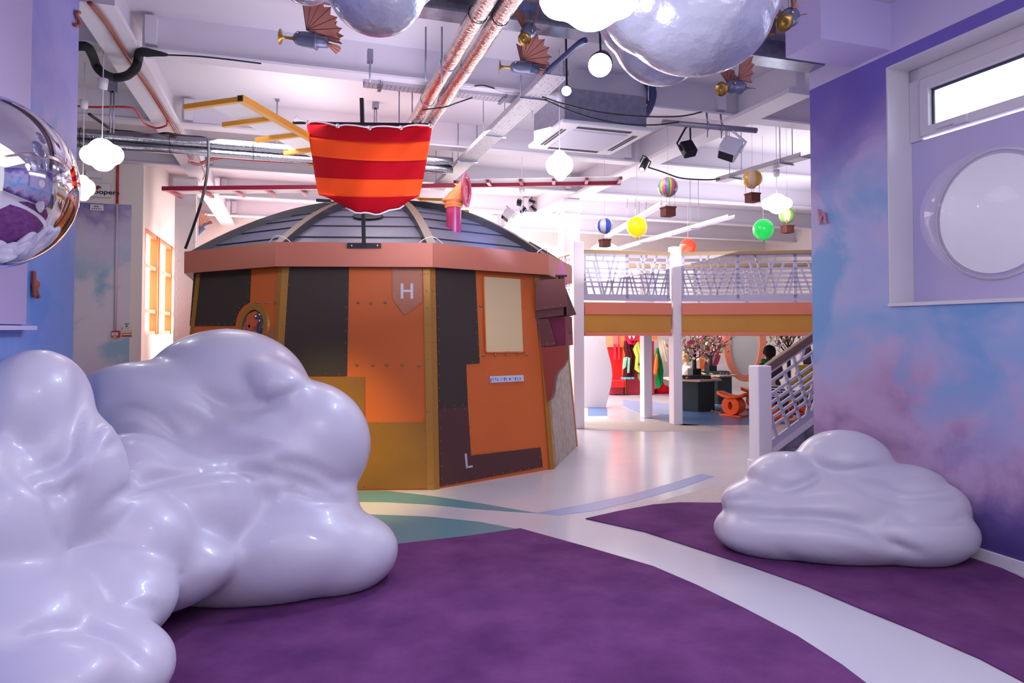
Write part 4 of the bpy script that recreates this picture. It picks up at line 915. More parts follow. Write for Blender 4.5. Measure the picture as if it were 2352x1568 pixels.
# cluster of small lights above the cabin roof
for px, py, s_, rl, lab, mm in ((1193, 466, 13, 15, 'small dark spotlight, upper left of the cluster above the cabin roof', blackm), (1222, 462, 12, -60, 'small dark spotlight, upper right of the cluster above the cabin roof', blackm), (1202, 482, 12, 40, 'small dark spotlight pointing down left in the cluster above the cabin roof', blackm), (1225, 478, 12, -40, 'small dark spotlight pointing down right in the cluster above the cabin roof', blackm)):
    flood(px, py, 9.2, s_, mm, lab, rl, 0, py-9, round_=px > 1200)
flood(1167, 494, 9.3, 26, white2, 'white box light left of the small spotlight cluster', 38, -10, 476)
for pts, lab in (([(1245, 222), (1300, 240), (1380, 258), (1470, 267), (1560, 267), (1612, 257)], 'upper black cable slung from the tray to the grey tube'), ([(1250, 228), (1330, 262), (1420, 283), (1500, 287), (1560, 280)], 'lower black cable slung from the tray to the grey tube'), ([(1488, 384), (1520, 394), (1560, 408), (1600, 412), (1640, 412), (1690, 404)], 'black cable from the violet spotlight to the striped balloon')):
    q = MB(); q.tube(crv([at(x, y, 5.5 if y < 300 else 8.2) for x, y in pts], 5), .006 if pts[0][1] < 300 else .009, 6); q.build('cable', black, None, lab, 'cable')

# ------------------------------------------------------------------ mechanical birds
gun = mat('grey_painted_pot', (108, 112, 138), .38, .45); wing_m = mat('copper_wing', (178, 112, 96), .6, .1); wrib = mat('wing_rib', (92, 52, 50), .5)
def make_bird():
    t = thing('tin_bird', 'x', 'tin bird', (0, 0, 0), 'tin birds strung from the ceiling'); r = 1.0
    q = MB(); q.lathe([(0, -.115), (.018, -.113), (.035, -.10), (.045, -.08), (.05, -.05), (.055, .03), (.062, .04), (.062, .046), (.0, .046)], (0, 0, 0), (1, 0, 0), 24); bd_ = q.build('body', gun, t)
    q = MB(); q.lathe([(.04, .046), (.034, .115), (.0, .115)], (0, 0, -.004), (1, 0, 0), 20); q.build('tail_pot', gun, t)
    q = MB(); q.lathe([(.013, -.11), (.009, -.16), (.012, -.185), (.05, -.196), (.052, -.20), (.014, -.198), (.0, -.19)], (0, 0, -.005), (1, 0, 0), 24); q.build('beak', brass, t)
    for s in (-1, 1):
        q = MB(); q.lathe([(.0, .010), (.010, .009), (.014, .0)], (-.075, s*.040, .02), (-.25, s, .2), 14, 0); q.lathe([(0, .014), (.006, .012), (.008, .008)], (-.075, s*.040, .02), (-.25, s, .2), 12, 1); q.lathe([(0, .0155), (.003, .0145)], (-.075, s*.040, .02), (-.25, s, .2), 8, 2)
        q.build('eye', [wrib, mat('eye_white', (230, 226, 226), .3), black], bd_)
        o = Vector((-.02, s*.045, .045)); ax = Vector((0, s*.38, .92)).normalized(); tips = []
        for j in range(7):
            a = radians(100-j*18); tips.append(o+(Vector((1, 0, 0))*cos(a)+ax*sin(a))*(.225 if j else .215))
        pts = [o]
        for j in range(7):
            pts.append(tips[j])
            if j < 6: pts.append(o.lerp((tips[j]+tips[j+1])/2, .86))
        n_ = Vector((1, 0, 0)).cross(ax).normalized()*.0015
        q = MB()
        for j in range(1, len(pts)-1): q.prism([pts[0], pts[j], pts[j+1]], n_, 0)
        for p in tips: q.bar(o, p, .005, .005, 1)
        q.build('wing', [wing_m, wrib], t)
    q = MB(); o = Vector((.09, 0, .0)); 
    tp = [o+Vector((.115*cos(radians(a)), .10*sin(radians(a)), -.02-.0004*abs(a))) for a in (-50, -30, -10, 10, 30, 50)]
    for a, b in zip(tp, tp[1:]): q.prism([o, a, b], (0, 0, .0015), 0)
    for p in tp: q.bar(o, p, .004, .004, 1)
    q.build('tail_fan', [wing_m, wrib], t)
    return t
proto = make_bird()
birds = [(713, 92, 4.9, 1.08, (0, 6, 4), 'tin bird with raised fan wings flying left above the sail'),
         (1205, 156, 5.3, 1.0, (0, 2, 6), 'tin bird flying left just below the one seen from the front'),
         (1213, 72, 4.6, .85, (0, -38, 78), 'tin bird facing the camera between the foil duct and the big lamp'),
         (1688, 200, 4.7, .92, (0, -16, 42), 'tin bird facing left below the biggest pearly cloud'),
         (1812, 42, 3.7, .85, (-20, -28, 58), 'tin bird at the top edge against the lavender casing'),
         (458, 528, 10.2, 1.15, (0, -50, 60), 'small orange lit tin bird far behind the left end of the cabin roof')]
for i, (x, y, d, s, r, lab) in enumerate(birds):
    o = proto if i == 0 else copy_tree(proto); p = at(x, y, d); o.location = p; o.scale = (s,)*3; o.rotation_euler = [radians(a) for a in r]; o['label'] = lab
    q = MB(); q.tube([p+Z*.05*s, Vector((p.x, p.y, CZ))], .0012, 5)
    wq = q.build('hanging_thread', steel, None); M_ = o.matrix_basis.inverted(); wq.data.transform(M_ @ Matrix.Translation(wq.location)); wq.location = (0, 0, 0); wq.parent = o

# ------------------------------------------------------------------ balloons
bask = mat('wicker_brown', (104, 52, 42), .8, bump=(200, .5, .004))
def hot_air(px, py, d, r_, cols, by, label, segs=16):
    k = d/F; c = at(px, py, d); r = r_*k; zb = at(px, by, d).z; t = thing('striped_balloon', label, 'balloon', (c.x, c.y, zb-.05), 'striped paper balloons with baskets')
    ms = [mat('balloon_%d_%d_%d' % co, co, .3, coat=.3) for co in cols]; nseg = len(cols)*segs
    q = MB(); q.ell(c, r, r, r*1.02, nseg*1, 20, mf=lambda j: (j//(segs//4 if len(cols) < 4 else 2)) % len(cols)); q.build('envelope', ms, t)
    q = MB(); h = 14*k*r_/24; q.obox(Vector((c.x, c.y, zb)), U*h*.95, V*h*.95, Z*h*.75); q.obox(Vector((c.x, c.y, zb+h*.75)), U*h*1.05, V*h*1.05, Z*h*.12); bk_ = q.build('basket', bask, t)
    q = MB(); 
    for a in (-1, 1):
        for b in (-1, 1): q.tube([Vector((c.x, c.y, zb+h*.7))+U*a*h*.8+V*b*h*.8, c+U*a*r*.5+V*b*r*.5-Z*r*.7], .0025, 5)
    o_ = q.build('strings', steel, bk_)
    q = MB(); q.tube([c+Z*r, Vector((c.x, c.y, CZ))], .0015, 5); q.build('thread', steel, t)
    return t
hot_air(1534, 430, 7.6, 23, [(206, 52, 62), (96, 140, 220), (60, 170, 90), (228, 196, 60), (226, 110, 60), (150, 110, 210)], 487, 'rainbow striped balloon with a small basket', 12)
hot_air(1728, 411, 7.2, 22, [(222, 164, 60), (222, 196, 158)], 455, 'yellow and cream striped balloon with a small basket')
hot_air(1389, 519, 8.6, 18.5, [(56, 96, 206), (214, 206, 214)], 559, 'blue and white striped balloon with a small basket')
hot_air(1808, 494, 7.9, 18.5, [(150, 196, 106), (226, 208, 150)], 527, 'green and cream striped balloon with a small basket')
def bal(px, py, d, r_, col, ems, label):
    k = d/F; c = at(px, py, d); r = r_*k; m = mat('balloon_glow_%d_%d' % col[:2], col, .12, emit=col, es=ems, coat=.5); t = thing('balloon_lamp', label, 'balloon lamp', (c.x, c.y, c.z-r*1.3), 'plain coloured balloon lamps')
    q = MB(); q.lathe([(1e-4, r)]+[(r*sin(a), r*cos(a)*(1.0 if a < pi/2 else 1.06)) for a in [pi*i/24 for i in range(1, 24)]]+[(r*.05, -r*1.08)], c, Z, 32); q.build('envelope', m, t)
    q = MB(); q.lathe([(r*.05, 0), (r*.14, -r*.2), (r*.13, -r*.22), (0, -r*.2)], c-Z*r*1.05, Z, 16); q.build('knot', mat('knot_%d_%d' % col[:2], tuple(int(v*.85) for v in col), .4), t)
    q = MB(); q.tube([c+Z*r, Vector((c.x, c.y, CZ))], .003, 5); q.build('flex', white2, t)
bal(1463, 520, 8.6, 23.5, (246, 214, 6), .55, 'plain yellow balloon lamp')
bal(1753, 526, 8.6, 23.5, (20, 206, 84), .5, 'plain green balloon lamp')
bal(1580, 567, 12.6, 19.5, (232, 62, 20), .5, 'plain red balloon lamp half behind the balcony rail')
bt2 = thing('bubble_balloon', 'tiny basket hanging under a thread left of the striped balloons', 'basket', at(1536, 484, 8.5)); bpy.data.objects.remove(bt2)

# ------------------------------------------------------------------ columns and balcony
def icol(px, py_base, u_, v_, label, z1=3.62):
    c = B(u_, v_); t = thing('steel_column', label, 'column', c, None)
    q = MB(); q.obox(c+Z*z1/2, U*.125, V*.012, Z*z1/2)
    for s in (-1, 1): q.obox(c+U*s*.0+V*s*.12+Z*z1/2, U*.135, V*.010, Z*z1/2)
    q.obox(c+Z*z1/2, U*.118, V*.115, Z*(z1/2-.01)); q.build('shaft', white, t)
    q = MB()
    for s in (-1, 1):
        for j in range(26):
            for o_ in (-.06, .06): q.ell(c+U*-.118+V*o_+Z*(.25+j*.13), .012, .014, .014, 6, 4)
    for j in range(26):
        for o_ in (-.09, .09): q.ell(c+U*o_-V*.13+Z*(.25+j*.13), .011, .006, .011, 6, 4)
    q.build('rivet_rows', white, t)
    q = MB(); q.obox(c+Z*(z1-.12), U*.16, V*.16, Z*.10); q.obox(c+Z*.06, U*.16, V*.16, Z*.06); q.build('head_and_base', white, t, bevel=.004)
icol(425, 0, -1.42, 10.55, 'riveted white steel column at the left behind the cabin')
icol(1325, 0, 4.29, 10.27, 'riveted white steel column behind the tallest balcony post')

lilac = mat('lilac_white_post', (232, 226, 236), .42); gr = mat('lilac_grey_lattice', (190, 186, 208), .4); hand = mat('bronze_handrail', (166, 140, 108), .4, .2); terra = mat('terracotta_band', (222, 130, 104), .5); goldb = mat('ochre_band', (204, 146, 44), .5, var=(2, (190, 134, 60), .3))
PA = gz(1325, 985, 0); PB = gz(1554, 976, 0); PC = gz(1485, 961, 0)
def post(p, z1, label, w_=.085, base=None, m=lilac):
    t = MB(); t.obox(p+Z*z1/2, U*w_, V*w_, Z*z1/2); o = t.build('post', m, None, label, 'post', bevel=.012)
    if base: q = MB(); q.obox(p+Z*base/2, U*(w_+.018), V*(w_+.018), Z*base/2); q.build('base', m, o, bevel=.01)
    return o
PA = PA+V*.1+U*.05; PB = PB+V*.1+U*.05; PC = PC+V*.1+U*.05
post(PA, at(1325, 556, PA.y).z, 'tallest lilac white post, left end of the balcony front')
post(PB, at(1554, 567, PB.y).z, 'lilac white post between the two balcony rail panels', .078)
post(PC, 1.45, 'short white post holding up the balcony from below', .078)
PD = Vector((.72, 11.45, 0)); post(PD, at(1272, 570, PD.y).z, 'lilac white post half hidden behind the cabin roof', .07)
PE = Vector((6.1, 10.30, 0))
zr = at(1420, 572, 10.45).z; zl1 = zr-.06; zl0 = 1.95
def lattice(a, b, z0, z1, seed, rise=0.0, th=.02, name='lattice', parent=None, m=None, bw=.028, band=.10, mull=.78, plain=False):
    """cut-out panel of bars from a to b (points on the ground plan); rise tilts it like a stair"""
    a = Vector((a.x, a.y, 0)); b = Vector((b.x, b.y, 0)); L_ = (b-a).length; d = (b-a).normalized(); nrm = d.cross(Z).normalized(); H = z1-z0; rnd = random.Random(seed); q = MB()
    def P(s, h): return a+d*s+Z*(z0+h+rise*s)
    def seg(s0, h0, s1, h1, w_):
        p, r = P(s0, h0), P(s1, h1); t = (r-p).normalized(); y = t.cross(nrm).normalized(); q.obox((p+r)/2, (r-p)/2, y*w_/2, nrm*th/2)
    seg(0, band/2, L_, band/2, band); seg(0, H-.02, L_, H-.02, .045)
    nm = max(1, round(L_/mull)); pw = L_/nm
    for i in range(nm+1):
        s = min(max(i*pw, .022), L_-.022); seg(s, 0, s, H, .05)
    for f in (.82, .64, .52, .41, .30): seg(0, band+(H-band)*f, L_, band+(H-band)*f, bw)
    for f in (.18,): seg(0, band+(H-band)*f, L_, band+(H-band)*f, bw)
    for i in range(nm):
        s0 = i*pw
        if plain: continue
        lines = [(.30, 1.0, .50, .0), (.70, 1.0, .46, .0), (.22, .82, .40, .0), (.12, .62, .28, .0), (.80, .82, .60, .0), (.92, .62, .76, .0), (.48, 1.0, .42, .82), (.54, .82, .66, .0), (.02, .5, .12, .0), (.98, .5, .90, .0)]
        for x0, h0, x1, h1 in lines:
            j = rnd.uniform(-.035, .035); f = lambda x: s0+pw*min(max(x+j, .02), .98); g = lambda h: band+(H-band)*h
            seg(f(x0), g(h0), f(x1), g(h1), bw*1.05)
    return q.build(name, m or gr, parent)
def rail_panel(a, b, label, seed, plain=False):
    t = thing('balcony_rail', label, 'railing', Vector(((a.x+b.x)/2, (a.y+b.y)/2, zl0)))
    lattice(a, b, zl0, zl1, seed, parent=t, plain=plain)
    q = MB(); q.bar(Vector((a.x, a.y, zr-.03)), Vector((b.x, b.y, zr-.03)), .09, .06); q.build('handrail', hand, t, bevel=.008)
    d = (b-a).normalized(); n_ = d.cross(Z)
    q = MB(); q.bar(Vector((a.x, a.y, zl0+.02))+n_*.02, Vector((b.x, b.y, zl0+.02))+n_*.02, .05, .04); q.build('bottom_rail', gr, t)
    return t
dAB = (PB-PA).normalized(); dBE = (PE-PB).normalized(); dAD = (PD-PA).normalized()
rail_panel(PA+dAB*.1, PB-dAB*.1, 'lattice balcony railing between the tallest post and the middle post', 1)
rail_panel(PB+dBE*.1, PE, 'lattice balcony railing running right behind the mural wall', 2)
rail_panel(PD-dAD*.1, PA+dAD*.08, 'short lattice railing turning back at the left end of the balcony', 3)
off = Vector((-.12, 2.1, 0))
PG = PA+Vector((.66, 2.2, 0)); PH = PB+Vector((.1, 2.2, 0)); PI = PE+Vector((.0, 2.2, 0))
rail_panel(PG, PH, 'rear lattice railing of the balcony seen through the front left panel', 4, True)
rail_panel(PH, PI, 'rear lattice railing of the balcony seen through the front right panel', 5, True)
zf = [at(1450, y, 10.5).z for y in (694, 722, 764, 769)]
dk_ = MB(); poly = [PA, PB, PE, PI, PH, PG]; dk_.prism([Vector((p.x, p.y, 1.50)) for p in poly], Z*.38); 
deck = thing('balcony_deck', 'balcony walkway edged with terracotta and ochre boards', 'balcony', (2.9, 11.4, 1.45))
dk_.build('deck', mat('deck_grey', (150, 148, 156), .6), deck)
for a, b, i in ((PA, PB, 0), (PB, PE, 1), (PD, PA, 2)):
    d = (b-a).normalized(); n_ = d.cross(Z).normalized()
    a2 = Vector((a.x, a.y, 0))+d*.10; b2 = Vector((b.x, b.y, 0))-d*(.10 if i != 1 else 0)
    q = MB(); q.bar(a2+n_*.055+Z*(zf[0]+zf[1])/2, b2+n_*.055+Z*(zf[0]+zf[1])/2, .05, zf[0]-zf[1]); q.build('upper_board', terra, deck, bevel=.006)
    q = MB(); q.bar(a2+n_*.03+Z*(zf[1]+zf[2])/2, b2+n_*.03+Z*(zf[1]+zf[2])/2, .04, zf[1]-zf[2]); q.build('lower_board', goldb, deck)
    q = MB(); q.bar(a2+n_*.055+Z*(zf[2]+zf[3]-.012)/2, b2+n_*.055+Z*(zf[2]+zf[3]-.012)/2, .06, zf[2]-zf[3]+.02); q.build('lip_board', terra, deck, bevel=.006)
q = MB(); c = at(1390, 602, 12.3); q.prism([Vector((c.x+.36*cos(a), c.y, c.z+.36*sin(a))) for a in [pi*i/30 for i in range(31)]]+[Vector((c.x-.36, c.y, 1.88)), Vector((c.x+.36, c.y, 1.88))], (0, .03, 0)); q.build('round_panel', white2, None, 'plain white round panel behind the balcony rail', 'panel')

# stairs
st = Vector((2.675, 7.38, 0)); NW = .085
post(st, at(1746, 839, st.y).z, 'square lilac newel post at the foot of the stairs', NW, .10, lilac)
s0 = st+U*NW*1.0; rise = .56; RL = 2.15
stairs = thing('staircase', 'grey stairs with lattice side and brown handrail rising to the right', 'stairs', s0)
zt0 = at(1775, 850, s0.y).z; zb0 = at(1775, 1036, s0.y).z
q = MB(); q.bar(s0+Z*(zt0+.015)-U*.01, s0+U*RL+Z*(zt0+.015+rise*RL), .075, .085); q.build('handrail', mat('brown_handrail', (112, 84, 76), .45), stairs, bevel=.01)
lattice(s0, s0+U*RL, zb0, zt0-.015, 6, rise, .022, 'lattice_panel', stairs, bw=.03, band=.085, mull=1.1)
q = MB(); q.bar(s0+Z*(zb0-.03), s0+U*RL+Z*(zb0-.03+rise*RL), .05, .06); q.build('stringer_rail', lilac, stairs)
q = MB(); a = s0+V*.03; q.prism([a+Z*(zb0-.05), a+U*RL+Z*(zb0-.05+rise*RL), a+U*RL, a], V*.03); q.build('side_panel', greyl, stairs)
for i in range(8):
    q = MB(); z = .06+.168*(i+1); q.obox(s0+U*(.35+.3*i)-V*.58+Z*(z/2), U*.15, V*.55, Z*z/2); q.build('step', mat('stair_grey', (120, 118, 132), .6), stairs)

# ------------------------------------------------------------------ far end of the hall
def cut(name, pts, d, th, m, label=None, cat=None, parent=None, group=None, bevel=0):
    q = MB(); q.prism([at(x, y, d) for x, y in pts], (0, th, 0)); return q.build(name, m, parent, label, cat, group, bevel=bevel)
def ground(o, z=0):
    lo = min((o.matrix_basis @ v.co).z for v in o.data.vertices); o.location.z += z-lo
o = cut('curved_screen', [(1335, 700), (1386, 700), (1391, 750), (1393, 790), (1399, 815), (1405, 838), (1407, 860), (1404, 885), (1397, 912), (1391, 935), (1335, 935)], 13.15, .1, mat('screen_white', (196, 192, 200), .5), 'tall white wave edged screen under the balcony', 'screen', bevel=.01); ground(o)
# red cloakroom furniture
red1 = mat('bright_red', (206, 20, 24), .4); red2 = mat('crimson_cabinet', (176, 36, 56), .45); sal = mat('salmon_panel', (240, 140, 96), .5)
rk = thing('cloak_bay', 'bright red seat bay with salmon top panels far under the balcony', 'cloakroom bay', gz(1418, 903, 0))
P0 = gz(1386, 901, 0); dd = P0.y
def rb(x0, x1, y0, y1, d0, d1, m, name, par, bev=0):
    a = at(x0, y0, d0); b = at(x1, y1, d0); q = MB(); q.box(a.x, b.x, d0, d1, max(0, b.z), a.z); return q.build(name, m, par, bevel=bev)
rb(1386, 1440, 797, 872, 16.2, 16.3, red1, 'back_panel', rk); rb(1386, 1436, 700, 797, 16.15, 16.3, sal, 'top_panel', rk)
rb(1400, 1436, 872, 890, 15.5, 16.2, red1, 'seat', rk, .03); rb(1400, 1432, 888, 905, 15.7, 16.2, red2, 'plinth', rk)
rb(1409, 1420, 700, 797, 16.05, 16.15, mat('rose_bracket', (232, 106, 112), .4), 'strap', rk)
for x in (1412, 1421): rb(x-2, x+3, 790, 826, 16.0, 16.1, red2, 'peg', rk)
cb = thing('coat_cabinet', 'crimson cabinet with an orange edge carrying the coats', 'cabinet', gz(1487, 903, 0))
rb(1438, 1503, 783, 905, 15.8, 16.3, red2, 'carcass', cb); rb(1435, 1438, 783, 905, 15.78, 16.3, orange_w, 'edge', cb)
sg = thing('hanging_sign', 'red sign with a white letter W half hidden by the balcony edge', 'sign', at(1452, 783, 15.4))
rb(1435, 1471, 700, 782, 15.4, 15.45, mat('sign_red', (196, 28, 48), .4), 'board', sg)
tp = at(1441, 777.5, 15.38); q = put_text('W', .19, tp, (1, 0, 0), (0, 0, 1), .004, .004); q.build('letter_w', whl, sg)
rb(1500, 1510, 700, 780, 15.5, 15.6, orange_w, 'orange_tab', sg)
rnd = random.Random(4)
def garment(name, pts, d, m, label, th=.16, parent=None, extra=()):
    """a draped hanging garment: rounded front, folds running down"""
    P = [at(x, y, d) for x, y in pts]; n_ = len(P)//2; q = MB(); vs = []; cols = 12   # pts: left edge top->bottom then right edge bottom->top
    Lf = P[:n_]; Rt = P[n_:][::-1]
    for a, b in zip(Lf, Rt):
        for j in range(cols+1):
            f = j/cols; p = a.lerp(b, f); p.y -= th*sin(pi*f)**.6*.5+.018*sin(f*21+a.z*3); vs.append(p)
    for a, b in zip(Lf, Rt):
        for j in range(cols+1): p = a.lerp(b, j/cols); p.y += .02; vs.append(p)
    R_ = n_; W_ = cols+1; fs = []
    for i in range(R_-1):
        for j in range(cols):
            fs.append((i*W_+j, (i+1)*W_+j, (i+1)*W_+j+1, i*W_+j+1)); k_ = R_*W_; fs.append((k_+i*W_+j, k_+i*W_+j+1, k_+(i+1)*W_+j+1, k_+(i+1)*W_+j))
        for j in (0, cols): fs.append((i*W_+j, R_*W_+i*W_+j, R_*W_+(i+1)*W_+j, (i+1)*W_+j))
    for i in (0, R_-1):
        for j in range(cols): fs.append((i*W_+j, i*W_+j+1, R_*W_+i*W_+j+1, R_*W_+i*W_+j))
    q.add(vs, fs, 0, True); o = q.build(name, m, parent, label, 'garment' if parent is None else None, 'dressing up clothes' if parent is None else None)
    return o
def fab(n, c): return mat(n, c, .9, spec=.1, bump=(90, .3, .01))
mo = garment('costume', [(1434, 782), (1432, 800), (1436, 815), (1433, 840), (1430, 868), (1455, 870), (1460, 842), (1462, 818), (1456, 796), (1450, 782)], 15.65, fab('maroon_cloth', (72, 22, 30)), 'dark maroon costume with pale green chevrons')
garment('chevron', [(1432, 822), (1430, 848), (1438, 842), (1441, 819)], 15.5, fab('mint_cloth', (156, 210, 186)), None, .05, mo)
garment('chevron', [(1442, 820), (1441, 856), (1446, 856), (1448, 822)], 15.5, fab('mint_cloth', (156, 210, 186)), None, .05, mo)
garment('hem', [(1427, 866), (1427, 870), (1457, 870), (1457, 866)], 15.55, fab('turquoise_cloth', (70, 160, 190)), None, .05, mo)
garment('scarf', [(1438, 780), (1444, 790), (1478, 792), (1474, 778)], 15.55, fab('pink_cloth', (214, 40, 90)), 'pink scarf laid over the tops of the costumes')
gg = garment('costume', [(1460, 788), (1454, 802), (1460, 820), (1457, 848), (1466, 855), (1478, 856), (1478, 828), (1478, 800), (1476, 788), (1468, 780)], 15.5, fab('lime_cloth', (166, 176, 66)), 'lime green costume with a dark round eye')
q = MB(); q.lathe([(0, 0), (.035, 0), (.035, .02), (0, .02)], at(1468, 836, 15.35), (0, -1, 0), 16); q.build('eye', mar, gg)
garment('costume', [(1465, 856), (1464, 866), (1468, 873), (1474, 873), (1476, 866), (1474, 856)], 15.6, fab('moss_cloth', (120, 140, 70)), 'moss green sleeve hanging below the lime costume')
garment('costume', [(1508, 800), (1503, 820), (1504, 850), (1506, 880), (1511, 893), (1522, 878), (1524, 850), (1520, 825), (1514, 806), (1512, 798)], 15.5, fab('green_velvet', (20, 116, 60)), 'long emerald green costume on the right of the coat cabinet')
garment('costume', [(1507, 812), (1502, 838), (1501, 858), (1509, 862), (1512, 842), (1510, 814)], 15.35, fab('orange_felt', (230, 104, 44)), 'orange felt costume piece in front of the green costume')
garment('costume', [(1512, 780), (1514, 800), (1519, 828), (1528, 832), (1532, 826), (1534, 808), (1530, 790), (1522, 778)], 15.7, fab('cream_wool', (222, 204, 186)), 'cream woollen costume hanging beside the green one')
hp = gz(1520, 903, 0)
blob_mesh('fallen_costume', [(hp+Vector((0, 0, .05)), .20, .14, .08), (hp+Vector((.08, 0, .10)), .11, .10, .09), (hp+Vector((-.12, -.02, .03)), .10, .10, .04), (hp+Vector((.02, .02, .17)), .04, .04, .12)], .02, 2, [fab('scarlet_cloth', (206, 18, 40))], zmin=.005, label='scarlet costume lying in a heap on the floor', cat='garment', group='dressing up clothes')
# round openings on the back wall
def oval(px, py, rx, ry, d, name_l, mr, mg, ring):
    t = thing('oval_mirror', name_l, 'mirror', at(px, py+ry, d)); q = MB(); n_ = 48; k = d/F; c = at(px, py, d)
    A = [c+Vector((cos(a)*rx*k, 0, sin(a)*ry*k)) for a in [2*pi*i/n_ for i in range(n_)]]; A2 = [c+Vector((cos(a)*(rx-ring)*k, 0, sin(a)*(ry-ring)*k)) for a in [2*pi*i/n_ for i in range(n_)]]
    b = Vector((0, .06, 0)); q.add(A+A2+[p+b for p in A]+[p+b for p in A2], [(i, (i+1) % n_, n_+(i+1) % n_, n_+i) for i in range(n_)]+[(i, 2*n_+i, 2*n_+(i+1) % n_, (i+1) % n_) for i in range(n_)]+[(n_+i, n_+(i+1) % n_, 3*n_+(i+1) % n_, 3*n_+i) for i in range(n_)], 0); q.build('frame', mr, t)
    q = MB(); q.prism([p+b*.6 for p in A2], Vector((0, .02, 0))); q.build('glass', mg, t); return t
oval(1711, 786, 49, 90, 14.6, 'tall oval window with a wide coral surround on the far wall', mat('coral_surround', (240, 146, 112), .5), mat('pale_glass', (206, 208, 204), .3), 15)
oo = oval(1631, 780, 28, 72, 14.7, 'narrow wine red oval bubble window with an orange reflection modelled on it', mat('wine_gloss', (150, 50, 74), .2), mat('pink_grey_glass', (196, 160, 170), .15), 12)
c = at(1614, 806, 14.62); q = MB(); q.prism([at(1608+5*sin(a), 806, 14.64)+Vector((-.06*sin(a)+.0, 0, -.42*cos(a))) for a in [pi*i/12 for i in range(13)]]+[at(1618, 806, 14.64)+Vector((.0, 0, .38)), at(1620, 806, 14.64), at(1618, 806, 14.64)+Vector((0, 0, -.38))], (0, .01, 0)); q.build('orange_reflection', orange_w, oo)  # reflection on the glass, made as a flat orange piece
# craft tables
wood = mat('pale_birch_edge', (206, 170, 132), .5); dkt = mat('dark_slate_panel', (34, 56, 62), .55, var=(3, (26, 36, 46), .3))
def table(c, r, zt_, label, rot0, tw=1.35):
    t = thing('craft_table', label, 'table', c); H = [c+Vector((cos(a)*r, sin(a)*r, 0)) for a in [rot0+2*pi*i/6 for i in range(6)]]
    q = MB(); q.prism(H, Z*(zt_-.03)); q.build('base', dkt, t)
    q = MB(); H2 = [c+Vector((cos(a)*r*tw, sin(a)*r*tw, zt_-.03)) for a in [rot0+2*pi*i/6 for i in range(6)]]; q.prism(H2, Z*.03, 0, 1); q.build('table_top', [mat('table_top_white', (226, 220, 220), .3), wood], t); return t
g1 = gz(1610, 946, 0); zt1 = at(1606, 872, g1.y).z; c1 = Vector((g1.x-.05, g1.y+.42, 0)); table(c1, .42, zt1, 'dark hexagonal craft table nearest the balcony posts', radians(-90), 1.32)
g2 = gz(1660, 929, 0); zt2 = at(1660, 862, g2.y).z; c2 = Vector((g2.x-.08, g2.y+.45, 0)); table(c2, .40, zt2, 'dark hexagonal craft table behind the nearest one', radians(-90), 1.3)
scr = [(230, 80, 60), (90, 180, 110), (130, 70, 180), (244, 214, 150), (244, 240, 240), (240, 236, 232), (236, 150, 110), (226, 110, 160)]
scm = [mat('paper_%d' % i, c_, .8) for i, c_ in enumerate(scr)]
def scraps(c, rad, n_, label, flat=True, seed=1, zr_=0.02):
    rd = random.Random(seed); q = MB()
    for i in range(n_):
        a = rd.uniform(0, 2*pi); r = rad*sqrt(rd.random()); p = c+Vector((cos(a)*r, sin(a)*r, .006+rd.uniform(0, zr_))); s = rd.uniform(.02, .05); R = Euler((rd.uniform(-.5, .5), rd.uniform(-.5, .5), rd.uniform(0, 6))).to_matrix()
        q.obox(p+Z*.012, R@Vector((s, 0, 0)), R@Vector((0, s*rd.uniform(.2, .8), 0)), R@Vector((0, 0, .0012)), rd.randrange(8))
    return q.build('paper_scraps', scm, None, label, 'paper', kind='stuff')
scraps(c1+Z*zt1, .46, 60, 'coloured paper scraps on the nearest craft table', seed=3); scraps(c2+Z*zt2, .42, 50, 'coloured paper scraps on the rear craft table', seed=5)
scraps(gz(1652, 947, 0)-Z*.004, .18, 16, 'torn paper lying on the floor beside the nearest craft table', seed=8, zr_=.004)
q = MB(); q.obox(c1+Vector((-.08, -.15, zt1+.035)), (.36, 0, 0), (0, .12, 0), (0, 0, .035)); q.build('tray', black, None, 'long black tray on the nearest craft table', 'tray')
q = MB(); q.obox(c2+Vector((-.02, -.1, zt2+.035)), (.32, 0, 0), (0, .12, 0), (0, 0, .035)); q.build('tray', mat('dark_teal_tray', (50, 66, 66), .5), None, 'dark green tray on the rear craft table', 'tray')
c = at(1657, 858, c2.y+.2); q = MB(); q.lathe([(.2*cos(a), .2*sin(a)) for a in [pi/2*i/12 for i in range(13)]], Vector((c.x, c.y, zt2)), Z, 24); q.build('clear_dome', mat('acrylic_thin', (235, 232, 240), .05, alpha=.25), None, 'clear dome standing on the rear craft table', 'dome')
